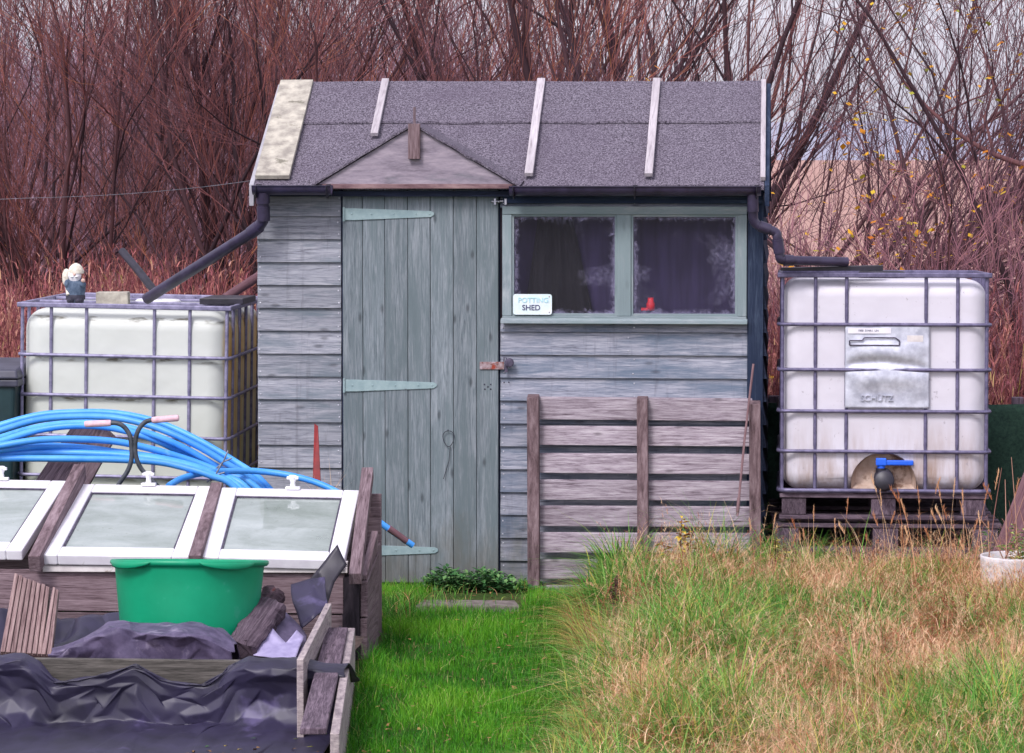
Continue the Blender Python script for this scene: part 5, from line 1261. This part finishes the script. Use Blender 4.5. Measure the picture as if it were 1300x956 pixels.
# taller straws with heads in front of the right tank and round the pot
us = [1140, 1128, 1163, 1178, 1182, 1193, 1212, 1225, 1236, 1245, 1060, 1025, 1018, 1092, 1110, 1204, 1150, 1240, 1262, 1275, 985, 968, 1288]
tops = [600, 622, 610, 640, 600, 620, 612, 660, 600, 640, 640, 652, 655, 660, 650, 640, 655, 620, 610, 620, 655, 660, 600]
P = []; H = []
for u, v in zip(us * 2, tops + [q + 26 for q in tops]):
    Y = rng.uniform(-1.2, -.55); p = at(u + rng.uniform(-14, 14), v, Y); P.append((p.x, Y, .05)); H.append(max(.1, p.z - .05) * 1.06)
P = np.array(P); H = np.array(H); n = len(P)
V, F, ib, tt, C = ribbons(rng, P, H, np.full(n, .0042), .35, 6); rs = rng.uniform(.62, .85, n); B.add(V, F, rs[ib], tt)
M_ = 40; par = np.repeat(np.arange(n), M_); t = rng.uniform(.86, 1, len(par)); seg = np.full(len(par), 4); f_ = t * 5 - 4
Q = C[par, seg] * (1 - f_)[:, None] + C[par, seg + 1] * f_[:, None]
V, F, ib, tt, _ = ribbons(rng, Q, rng.uniform(.012, .03, len(par)), np.full(len(par), .003), .5, 3); B.add(V, F, rs[par][ib], tt)
# strappy green tussocks
tus = [(786, 742, .30, 240), (770, 775, .24, 200), (800, 722, .28, 160), (836, 700, .18, 80), (1080, 745, .16, 110), (905, 702, .16, 80), (965, 700, .16, 70), (1010, 815, .14, 60), (1210, 730, .15, 90), (1245, 760, .14, 80), (935, 835, .20, 130), (1120, 850, .22, 160), (1010, 862, .2, 140), (900, 905, .22, 150), (1040, 925, .22, 160), (1180, 900, .22, 160), (1270, 850, .2, 120), (1000, 955, .2, 140), (850, 870, .2, 150), (1090, 880, .24, 170), (1230, 880, .22, 130), (950, 870, .16, 110), (770, 890, .18, 130), (1140, 790, .12, 80), (880, 760, .13, 90), (1030, 760, .13, 80), (800, 930, .18, 120), (775, 845, .15, 110), (1150, 720, .14, 70)]
for (u, v, h_, n) in tus:
    p = atz(u, v, .06); n = int(n); a = rng.uniform(0, 6.28, n); rr = np.abs(rng.normal(0, .07, n)); P = np.stack([p.x + rr * np.cos(a), p.y + rr * np.sin(a), np.full(n, .05)], 1)
    V, F, ib, tt, _ = ribbons(rng, P, h_ * rng.uniform(.5, 1.15, n), rng.uniform(.008, .015, n), 1.5, 6, az=a + rng.normal(0, .5, n)); B.add(V, F, np.clip(rng.normal(.22, .10, n), 0, .45)[ib], tt)
# yellowing fringe drooping over the lawn edge
n = 1300; yy = rng.uniform(-2.6, -.6, n); x = edge_x(yy) + rng.uniform(-.03, .14, n); P = np.stack([x, yy, gz(x, yy)], 1)
V, F, ib, tt, _ = ribbons(rng, P, rng.uniform(.10, .24, n), rng.uniform(.004, .008, n), 1.7, 6, az=rng.normal(np.pi, .7, n)); B.add(V, F, rng.uniform(.28, .62, n)[ib], tt)
# russet spikes of dead sorrel standing in groups
cx_ = [(1010, 800), (1100, 745), (860, 790), (930, 760), (1180, 790), (1230, 820), (1060, 850), (905, 830), (820, 800), (1150, 850), (985, 735), (1280, 790)]
for (u, v) in cx_:
    p = atz(u, v, .06); n = 26; P = np.stack([rng.normal(p.x, .09, n), rng.normal(p.y, .08, n), np.full(n, .05)], 1)
    V, F, ib, tt, C = ribbons(rng, P, rng.uniform(.12, .27, n), np.full(n, .003), .5, 5); B.add(V, F, np.full(len(V), .53), tt)
    M_ = 46; par = np.repeat(np.arange(n), M_); t = rng.uniform(.45, 1, len(par)); seg = np.clip((t * 4).astype(int), 0, 3); f_ = t * 4 - seg
    Q = C[par, seg] * (1 - f_)[:, None] + C[par, seg + 1] * f_[:, None]
    V, F, ib, tt, _ = ribbons(rng, Q, rng.uniform(.006, .016, len(par)), rng.uniform(.003, .006, len(par)), 2, 3); B.add(V, F, rng.uniform(.51, .64, len(par))[ib], tt)
rough_m = blade_mat('rough_grass_blade', [(0, S(44, 92, 36)), (.2, S(84, 142, 50)), (.34, S(128, 170, 82)), (.46, S(184, 172, 84)), (.52, S(122, 68, 54)), (.62, S(182, 118, 84)), (.76, S(220, 174, 134)), (.9, S(238, 208, 170)), (1, S(212, 164, 138))], .7, .2)
o = B.obj('rough_grass', rough_m); tag(o, 'long unmown grass of straw, russet and green tussocks on the right', 'grass', kind='stuff')
# tufts beside the cold frame and the shed foot
B = Bag(); n = 900
for (u, v, s_, h_, n) in ((505, 772, .16, .10, 420), (490, 790, .06, .13, 160), (540, 752, .12, .07, 200), (668, 752, .05, .09, 90), (705, 760, .12, .05, 200)):
    p = atz(u, v, 0); P = np.stack([rng.normal(p.x, s_, n), np.minimum(rng.normal(p.y, s_ * .6, n), -.09), np.zeros(n)], 1)
    V, F, ib, tt, _ = ribbons(rng, P, h_ * rng.uniform(.5, 1.3, n), rng.uniform(.002, .005, n), 1.2, 5); B.add(V, F, np.where(rng.random(n) < .9, rng.uniform(0, .4, n), rng.uniform(.55, .8, n))[ib], tt)
o = B.obj('grass_tufts', rough_m); tag(o, 'longer green grass left uncut along the foot of shed and cold frame', 'grass', kind='stuff')
# dry grass stalks beside the red stake
B = Bag(); n = 16; p = at(414, 612, -.5); P = np.stack([rng.normal(p.x, .02, n), rng.normal(-.5, .02, n), np.full(n, 0.3)], 1)
V, F, ib, tt, _ = ribbons(rng, P, rng.uniform(.25, .42, n), np.full(n, .004), .5, 7); B.add(V, F, rng.uniform(.7, .92, n)[ib], tt)
o = B.obj('dry_grass_tuft', rough_m, base=(p.x, -.5, .3)); tag(o, 'thin pale dry grass stalks by the red stake left of the door', 'grass')
# weeds one can tell apart
def weed(name, u, v, Y, h_, nst, lm, sm, label, cat, spread=.05, nl=40, L=(.02, .05), low=.2):
    p = at(u, v, Y); z0 = float(gz(p.x, Y)); rt = thing(name, label, cat, (p.x, Y, z0)); ms, ml = MB(), MB()
    for i in range(nst):
        a = random.uniform(0, 6.28); q = Vector((p.x, Y, z0)); e = q + Vector((math.cos(a) * spread * random.uniform(.3, 1.4), math.sin(a) * spread, h_ * random.uniform(.7, 1.05))); mid = q.lerp(e, .5) + Vector((0, 0, .02))
        ms.tube([q, mid, e], [.0042, .0035, .002], 5)
        for k in range(nl // nst):
            t = random.uniform(low, 1.02); c_ = q.lerp(mid, t * 2) if t < .5 else mid.lerp(e, t * 2 - 1); b_ = random.uniform(0, 6.28); leaf(ml, c_, (math.cos(b_), math.sin(b_), random.uniform(-.2, .8)), random.uniform(*L), random.uniform(L[0] * .25, L[1] * .25))
    ms.build('stem', sm, rt); ml.build('leaves', lm, rt, recalc=False)
dk = blade_mat('dock_seed', [(0, S(70, 36, 42)), (1, S(128, 78, 78))]); st = MT['stringer']
weed('dock_plant', 781, 790, -1.7, .27, 3, dk, st, 'dark brown dock seed head at the left end of the long grass', 'plant', .03, 260, (.010, .022), .45)
weed('dock_plant', 812, 735, -1.2, .20, 2, dk, st, 'shorter reddish dock seed head behind the dark one in the long grass', 'plant', .03, 150, (.010, .02), .4)
weed('leafy_weed', 862, 720, -.8, .30, 4, blade_mat('autumn_leaf', [(0, S(96, 60, 56)), (.35, S(150, 100, 60)), (.7, S(206, 170, 60)), (1, S(214, 190, 80))]), dk, 'tall weed with yellow and brown leaves in front of the slatted pallet', 'plant', .09, 130, (.025, .05), .3)
weed('dock_plant', 1100, 800, -2.0, .16, 2, dk, st, 'small dark dock head in the middle of the long grass on the right', 'plant', .03, 110, (.010, .02), .4)
weed('leafy_weed', 985, 690, -.6, .22, 4, blade_mat('pale_leaf', [(0, S(120, 120, 60)), (1, S(200, 190, 96))]), dk, 'yellow green weed by the corner of the shed beside the white tank', 'plant', .1, 90, (.02, .04), .3)
# ------------------------------------------------------------------ reddish dead weeds (uncountable) behind tanks and shed
B = Bag(); rng = np.random.default_rng(5)
def stalks(n, u0, u1, Y0, Y1, h0, h1, r0, r1, fl=12, wid=.0035, clump=1.0):
    Y = rng.uniform(Y0, Y1, n); u = rng.uniform(u0, u1, n)
    xx = np.array([at(a, 300, b).x for a, b in zip(u, Y)]); k = vnoise(xx + 40, Y, 51, clump) + .35 * rng.random(n) > .42
    xx, Y = xx[k], Y[k]; n = len(xx)
    H = rng.uniform(h0, h1, n) * (.75 + .4 * vnoise(xx + 40, Y, 52, .9))
    P = np.stack([xx, Y, np.zeros(n)], 1); K = 6
    az = rng.uniform(0, 6.28, n); ln_ = rng.uniform(.02, .35, n); t = np.linspace(0, 1, K)[None, :]
    C = np.zeros((n, K, 3)); C[..., 0] = P[:, :1] + (np.cos(az) * ln_ * H)[:, None] * t ** 1.6; C[..., 1] = P[:, 1:2] + (np.sin(az) * ln_ * H)[:, None] * t ** 1.6; C[..., 2] = H[:, None] * t
    C[..., :2] += rng.normal(0, .008, (n, K, 2)) * t[..., None]
    R = wid * (1.15 - .8 * t) * rng.uniform(.7, 1.3, n)[:, None]; rr = rng.uniform(r0, r1, n)
    V, F, ib = tubes(C, R, 3); B.add(V, F, rr[ib])
    par = np.repeat(np.arange(n), fl); tt_ = rng.uniform(.3, 1, len(par)); sg = np.clip((tt_ * 5).astype(int), 0, 4); f_ = tt_ * 5 - sg
    Q = C[par, sg] * (1 - f_)[:, None] + C[par, sg + 1] * f_[:, None]
    V, F, ib, _, _ = ribbons(rng, Q, rng.uniform(.03, .12, len(par)), rng.uniform(.003, .011, len(par)), 1.3, 3); B.add(V, F, np.clip(rr[par] + rng.normal(0, .1, len(par)), 0, 1)[ib])
stalks(5200, -60, 480, 2.8, 8.5, .65, 1.35, .2, .9, 14, clump=.9)
stalks(4200, 880, 1420, 2.2, 8.5, .6, 1.35, .1, .8, 14, clump=.9)
stalks(1600, 960, 1420, 1.8, 4.5, .5, 1.15, .3, 1.0, 16, clump=.9)
stalks(1800, 380, 900, 3.5, 9, .6, 1.2, .2, .8, 8)
weedm = blade_mat('dead_weed', [(0, S(74, 44, 50)), (.25, S(120, 66, 74)), (.5, S(150, 86, 92)), (.75, S(178, 114, 106)), (.92, S(208, 160, 136)), (1, S(168, 150, 90))], .8, .12)
o = B.obj('dead_weeds', weedm); tag(o, 'thicket of dead reddish weed stalks standing behind shed and tanks', 'weeds', kind='stuff')
# low undergrowth with scraps of green
B = Bag(); n = 26000; Y = rng.uniform(1.8, 9, n); u = rng.uniform(-60, 1420, n); xx = np.array([at(a, 300, b).x for a, b in zip(u, Y)])
gp = vnoise(xx + 30, Y, 61, .8); P = np.stack([xx, Y, np.zeros(n)], 1)
V, F, ib, tt, _ = ribbons(rng, P, rng.uniform(.15, .6, n) * (.5 + gp), rng.uniform(.004, .010, n), 1.2, 4)
r_ = np.where(gp + rng.normal(0, .12, n) > .68, rng.uniform(.15, .45, n), rng.uniform(.5, .9, n)); B.add(V, F, r_[ib], tt)
o = B.obj('undergrowth', rough_m); tag(o, 'tangled low undergrowth of dead and green grass beneath the trees', 'undergrowth', kind='stuff')

# ------------------------------------------------------------------ bare willows
def grow(rng, start, d0, L, K, up, wig):
    N = len(start); C = np.zeros((N, K, 3)); C[:, 0] = start; d = d0 / np.linalg.norm(d0, axis=1, keepdims=True); st_ = (L / (K - 1))[:, None]
    for k in range(1, K):
        d = d + np.array([0, 0, 1.0]) * (up / K) + rng.normal(0, wig, (N, 3)); d /= np.linalg.norm(d, axis=1, keepdims=True); C[:, k] = C[:, k - 1] + d * st_
    return C
def sprout(rng, C, R, L, n, t0, t1, a0, a1, lf, K, up, wig, rf, side=None):
    N, Kp, _ = C.shape; par = np.repeat(np.arange(N), n); t = rng.uniform(t0, t1, len(par)); x = t * (Kp - 1); i = np.clip(x.astype(int), 0, Kp - 2); f = (x - i)[:, None]
    p = C[par, i] * (1 - f) + C[par, i + 1] * f; tg = C[par, i + 1] - C[par, i]; tg /= np.linalg.norm(tg, axis=1, keepdims=True)
    rn = rng.normal(0, 1, (len(par), 3)); rn -= tg * np.sum(rn * tg, 1, keepdims=True); rn /= np.linalg.norm(rn, axis=1, keepdims=True)
    a = rng.uniform(a0, a1, len(par))[:, None]; d = tg * np.cos(a) + rn * np.sin(a)
    Lc = L[par] * lf * rng.uniform(.55, 1.2, len(par)) * (1.25 - .6 * t)
    rp = R[par, i] * (1 - f[:, 0]) + R[par, np.clip(i + 1, 0, Kp - 1)] * f[:, 0]
    Cc = grow(rng, p, d, Lc, K, up, wig); r0 = np.minimum(rp * rf, rp * .95) * rng.uniform(.7, 1.1, len(par))
    Rc = np.maximum(r0[:, None] * (1 - .75 * np.linspace(0, 1, K)[None, :]), .0013)
    return Cc, Rc, Lc, par
bark_m = blade_mat('willow_bark', [(0, S(42, 32, 38)), (.5, S(72, 52, 58)), (1, S(116, 78, 78))], .85)
twig_m = blade_mat('willow_twig', [(0, S(50, 40, 44)), (.3, S(104, 72, 78)), (.6, S(150, 94, 94)), (.85, S(176, 110, 92)), (1, S(200, 136, 78))], .7)
twig_b = blade_mat('brown_twig', [(0, S(52, 40, 50)), (.4, S(92, 66, 76)), (.8, S(132, 92, 98)), (1, S(166, 118, 112))], .7)
def tree(name, label, pos, seed, stems=9, H=4.2, spread=.9, lean=(0, 0), n1=9, n2=8, n3=6, r0=.045, tm=None, group='bare trees behind the shed', up=.55, tw=.0021, leaves=0, leafcol=None, slim=1.0):
    rng = np.random.default_rng(seed); root = thing(name, label, 'tree', pos, group)
    p = np.array(pos); a = rng.uniform(0, 6.28, stems) + np.arange(stems) * 2.4; sp = rng.uniform(.15, 1, stems) * spread
    d = np.stack([np.cos(a) * sp + lean[0], np.sin(a) * sp * .8 + lean[1], np.ones(stems)], 1)
    st_ = p + np.stack([np.cos(a) * .16, np.sin(a) * .12, np.zeros(stems) - .03], 1) * min(1, stems / 5)
    L0 = H * rng.uniform(.8, 1.2, stems); C0 = grow(rng, st_, d, L0, 12, up, .09)
    R0 = r0 * rng.uniform(.55, 1.25, stems)[:, None] * (1 - .78 * np.linspace(0, 1, 12)[None, :])
    C1, R1, L1, q1 = sprout(rng, C0, R0, L0, n1, .08, .95, .2, .62, .55, 10, up * 1.1, .13, .55)
    C2, R2, L2, q2 = sprout(rng, C1, R1, L1, n2, .08, 1, .18, .6, .6, 8, up * 1.1, .12, .55)
    R2 = np.maximum(R2, tw)
    C3, R3, L3, q3 = sprout(rng, C2, R2, L2, n3, .03, 1, .15, .55, .7, 6, up, .075, .7); R3 = np.clip(R3, tw * .55, tw * .9)
    b = Bag(); rr = rng.uniform(.1, .8, stems)
    V, F, ib = tubes(C0, R0, 8); b.add(V, F, rr[ib]); V, F, ib = tubes(C1, R1, 5); b.add(V, F, rng.uniform(.1, 1, len(C1))[ib])
    b.obj('trunk', bark_m, parent=root, base=pos, smooth=True)
    b = Bag(); hue = rng.random(len(C1))[q2] * .5
    V, F, ib = tubes(C2, R2, 4); b.add(V, F, np.clip(hue + rng.uniform(0, .4, len(C2)), 0, 1)[ib]); V, F, ib = tubes(C3, R3, 3); b.add(V, F, np.clip(hue[q3] + rng.uniform(0, .55, len(C3)), 0, 1)[ib])
    b.obj('crown', tm or twig_m, parent=root, base=pos)
    if leaves:
        k = rng.integers(0, len(C3), leaves); j = rng.integers(1, 5, leaves); Q = C3[k, j]
        keep = vnoise(Q[:, 0] + 50, Q[:, 2], seed, 1.6) > .42; Q = Q[keep]; n = len(Q)
        az = rng.uniform(0, 6.28, n); Lf = rng.uniform(.026, .050, n); s1 = np.stack([np.cos(az), np.sin(az), rng.uniform(-.9, .1, n)], 1) * Lf[:, None]; s2 = np.stack([-np.sin(az), np.cos(az), rng.uniform(-.3, .3, n)], 1) * Lf[:, None] * .42
        V = np.stack([Q, Q + s1 * .5 + s2, Q + s1, Q + s1 * .5 - s2], 1).reshape(-1, 3); F = np.arange(n * 4).reshape(-1, 4); np_obj('leaves', V, F, leafcol, np.repeat(rng.random(n), 4), parent=root, base=pos)
    return root
def gp(u, Y): return (at(u, 300, Y).x, Y, 0.0)
W_ = dict(n1=8, n2=8, n3=6)
tree('willow', 'big spreading willow of dark stems and red twigs behind the left tank', gp(95, 9.5), 1, 17, 4.0, 1.6, n1=9, n2=8, n3=7, r0=.034)
tree('willow', 'red twigged willow leaning right between the left tank and the shed', gp(285, 10.5), 2, 9, 4.0, 1.0, (.45, 0), n1=8, n2=7, n3=7, r0=.026, tm=twig_b)
tree('willow', 'dense red willow behind the pale board at the left end of the roof', gp(395, 9.0), 3, 8, 4.0, 1.1, (.05, 0), n1=8, n2=8, n3=6, r0=.026)
tree('willow', 'willow with long slanting stems rising over the small door gable', gp(540, 10.0), 4, 10, 4.4, .8, (.55, 0), n1=8, n2=6, n3=5, r0=.03)
tree('willow', 'open willow with forked dark stems above the middle roof batten', gp(715, 11.0), 5, 7, 4.6, .7, (-.05, 0), n1=6, n2=5, n3=4, tm=twig_b, r0=.034)
tree('willow', 'thick reddish stemmed willow above the right half of the roof', gp(838, 9.0), 6, 13, 4.8, .62, (.02, 0), n1=5, n2=4, n3=3, tm=twig_b, r0=.042)
tree('willow', 'sweeping willow with long branches leaning right beyond the right roof end', gp(925, 8.5), 7, 13, 4.6, .5, (1.25, 0), n1=8, n2=6, n3=4, tm=twig_b, r0=.028, up=.16)
tree('willow', 'low spreading willow growing behind the right tank', gp(985, 10.5), 8, 9, 4.4, .55, (1.6, 0), n1=7, n2=6, n3=4, tm=twig_b, r0=.026, up=.18)
tree('willow', 'red willow at the far left edge of the thicket', gp(-60, 10.5), 9, 8, 4.2, 1.2, (.3, 0), n1=7, n2=6, n3=5, r0=.028, tm=twig_b)
tree('willow', 'background willow between the two left willows, farther back', gp(190, 14.5), 10, 5, 5.0, .9, n1=8, n2=6, n3=5, r0=.03, tw=.0034)
tree('willow', 'background willow filling the gap behind the pale roof board, farther back', gp(470, 15.5), 12, 5, 5.0, .95, n1=8, n2=6, n3=5, r0=.03, tw=.0034)
tree('willow', 'background willow behind the leftmost willow, farther back', gp(20, 15.0), 13, 5, 5.0, .95, n1=8, n2=6, n3=5, r0=.03, tw=.0034)
tree('willow', 'background willow behind the door gable, farther back', gp(600, 17.0), 14, 7, 5.2, .8, n1=7, n2=5, n3=4, tm=twig_b, r0=.03, tw=.0034)
leafc = blade_mat('yellow_leaf', [(0, S(196, 110, 40)), (.4, S(226, 160, 40)), (.75, S(232, 190, 60)), (1, S(150, 160, 60))], .6, .3)
tree('hawthorn', 'thin leafless hawthorn with a few yellow leaves at the right edge', gp(1330, 4.2), 21, 7, 3.4, .9, (-.25, 0), n1=8, n2=8, n3=5, tm=twig_b, r0=.03, group=None, up=.3, tw=.0018, leaves=1400, leafcol=leafc)
tree('bramble_bush', 'dense purple red bush with orange leaves behind the right tank', gp(1245, 3.2), 22, 16, 1.5, 1.0, (0, 0), n1=7, n2=6, n3=4, tm=blade_mat('bramble_twig', [(0, S(92, 66, 78)), (.4, S(150, 104, 118)), (.8, S(186, 136, 138)), (1, S(196, 164, 140))], .8), r0=.012, group=None, up=.3, tw=.0022, leaves=1100, leafcol=leafc)
tree('bramble_bush', 'lower tangled red bush between shed corner and right tank', gp(1050, 4.4), 23, 14, 1.35, 1.0, (0, 0), n1=6, n2=5, n3=4, tm=bpy.data.materials['bramble_twig'], r0=.012, group=None, up=.3, tw=.0022, leaves=400, leafcol=leafc)
# one long dark bough of the hawthorn
haw = bpy.data.objects['hawthorn']; bt = [at(u, v, 4.0 + .002 * (1300 - u)) for u, v in ((1420, 262), (1350, 228), (1300, 210), (1262, 196), (1226, 176), (1190, 148), (1160, 118), (1140, 92), (1122, 52))]
m = MB(); m.tube(smooth_path(bt, 4), [.022 * (1 - .8 * i / 32) for i in range(33)], 7); m.tube([bt[3], at(1250, 150, 4.1), at(1262, 110, 4.2), at(1248, 60, 4.2)], [.010, .008, .006, .003], 6)
m.tube([bt[5], at(1230, 128, 4.2), at(1256, 118, 4.2), at(1290, 84, 4.2)], [.007, .006, .004, .002], 6); m.build('bough', bark_m, haw)
# far wood beyond the field, left of centre
rng = np.random.default_rng(77); B = Bag(); n = 560
u = np.concatenate([rng.uniform(-120, 560, 480), rng.uniform(520, 700, 80)]); Y = rng.uniform(34, 60, n)
xx = np.array([at(a, 300, b).x for a, b in zip(u, Y)]); st_ = np.stack([xx, Y, np.zeros(n)], 1); d = np.stack([rng.normal(0, .35, n), rng.normal(0, .3, n), np.ones(n)], 1)
L0 = rng.uniform(2, 4.6, n); C0 = grow(rng, st_, d, L0, 8, .5, .1); R0 = rng.uniform(.02, .05, n)[:, None] * (1 - .7 * np.linspace(0, 1, 8)[None, :])
C1, R1, L1, q = sprout(rng, C0, R0, L0, 26, .02, 1, .3, .9, .34, 5, .5, .12, .5); R1 = np.clip(R1, .006, .014)
C2, R2, L2, q2 = sprout(rng, C1, R1, L1, 4, .1, 1, .3, .9, .5, 4, .5, .12, .7); R2 = np.clip(R2, .005, .009)
V, F, ib = tubes(C0, R0, 3); B.add(V, F, rng.uniform(0, .5, n)[ib]); V, F, ib = tubes(C1, R1, 3); B.add(V, F, rng.uniform(0, 1, len(C1))[ib]); V, F, ib = tubes(C2, R2, 3); B.add(V, F, rng.uniform(.2, 1, len(C2))[ib])
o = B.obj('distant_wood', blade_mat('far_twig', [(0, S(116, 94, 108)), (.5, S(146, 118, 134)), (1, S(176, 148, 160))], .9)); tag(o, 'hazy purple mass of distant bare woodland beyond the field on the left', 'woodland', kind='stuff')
# low far hills on the horizon
hx = np.linspace(-1500, 1500, 80); hz = 26 + 12 * vnoise(hx + 4000, hx * 0, 91, .004) + 6 * vnoise(hx + 4000, hx * 0, 92, .013)
V = []; 
for k, (yy_, f_) in enumerate(((2600, 0), (2700, .7), (2900, 1.0), (3400, .8), (3900, 0))): V.append(np.stack([hx * 1.6, np.full(80, yy_), hz * f_ - .5], 1))
V = np.concatenate(V); I = (np.arange(4)[:, None] * 80 + np.arange(79)[None, :]).reshape(-1)
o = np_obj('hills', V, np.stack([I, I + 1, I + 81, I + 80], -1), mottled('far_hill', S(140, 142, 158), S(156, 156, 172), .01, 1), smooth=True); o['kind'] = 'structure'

# ------------------------------------------------------------------ daylight: bright overcast
w = bpy.data.worlds.new('World'); SC.world = w; w.use_nodes = True; nt = w.node_tree; nt.nodes.clear()
out = nt.nodes.new('ShaderNodeOutputWorld'); bg = nt.nodes.new('ShaderNodeBackground'); sky = nt.nodes.new('ShaderNodeTexSky'); sky.sky_type = 'NISHITA'; sky.sun_disc = False
EL_, AZ = rad(48), rad(205)
sky.sun_elevation = EL_; sky.sun_rotation = AZ; sky.dust_density = 3.0; sky.air_density = 1.0; sky.ozone_density = 1.0
hs = nt.nodes.new('ShaderNodeHueSaturation'); hs.inputs['Saturation'].default_value = .30
mx = nt.nodes.new('ShaderNodeMix'); mx.data_type = 'RGBA'; mx.blend_type = 'MULTIPLY'; mx.inputs[0].default_value = 1; mx.inputs[7].default_value = (.985, .955, 1.06, 1)
cl = nt.nodes.new('ShaderNodeMix'); cl.data_type = 'RGBA'; cl.inputs[0].default_value = .5; cl.inputs[7].default_value = (4.0, 4.0, 4.3, 1)   # even cloud cover over the clear sky
nt.links.new(sky.outputs[0], hs.inputs['Color']); nt.links.new(hs.outputs[0], cl.inputs[6]); nt.links.new(cl.outputs[2], mx.inputs[6]); nt.links.new(mx.outputs[2], bg.inputs[0]); bg.inputs[1].default_value = .13; nt.links.new(bg.outputs[0], out.inputs[0])
sl = bpy.data.lights.new('sun', 'SUN'); so = bpy.data.objects.new('sun', sl); COL.objects.link(so); sl.energy = 1.25; sl.angle = rad(16); sl.color = (1, .96, .95)
dv = Vector((math.sin(AZ) * math.cos(EL_), math.cos(AZ) * math.cos(EL_), math.sin(EL_)))   # towards the sun
so.rotation_euler = dv.to_track_quat('Z', 'Y').to_euler()
vs_ = SC.view_settings; vs_.view_transform = 'Standard'; vs_.look = 'None'; vs_.gamma = 1; vs_.use_curve_mapping = False; vs_.exposure = 1.0
SC.render.film_transparent = False
for o in bpy.data.objects:
    if 'base' in o: del o['base']
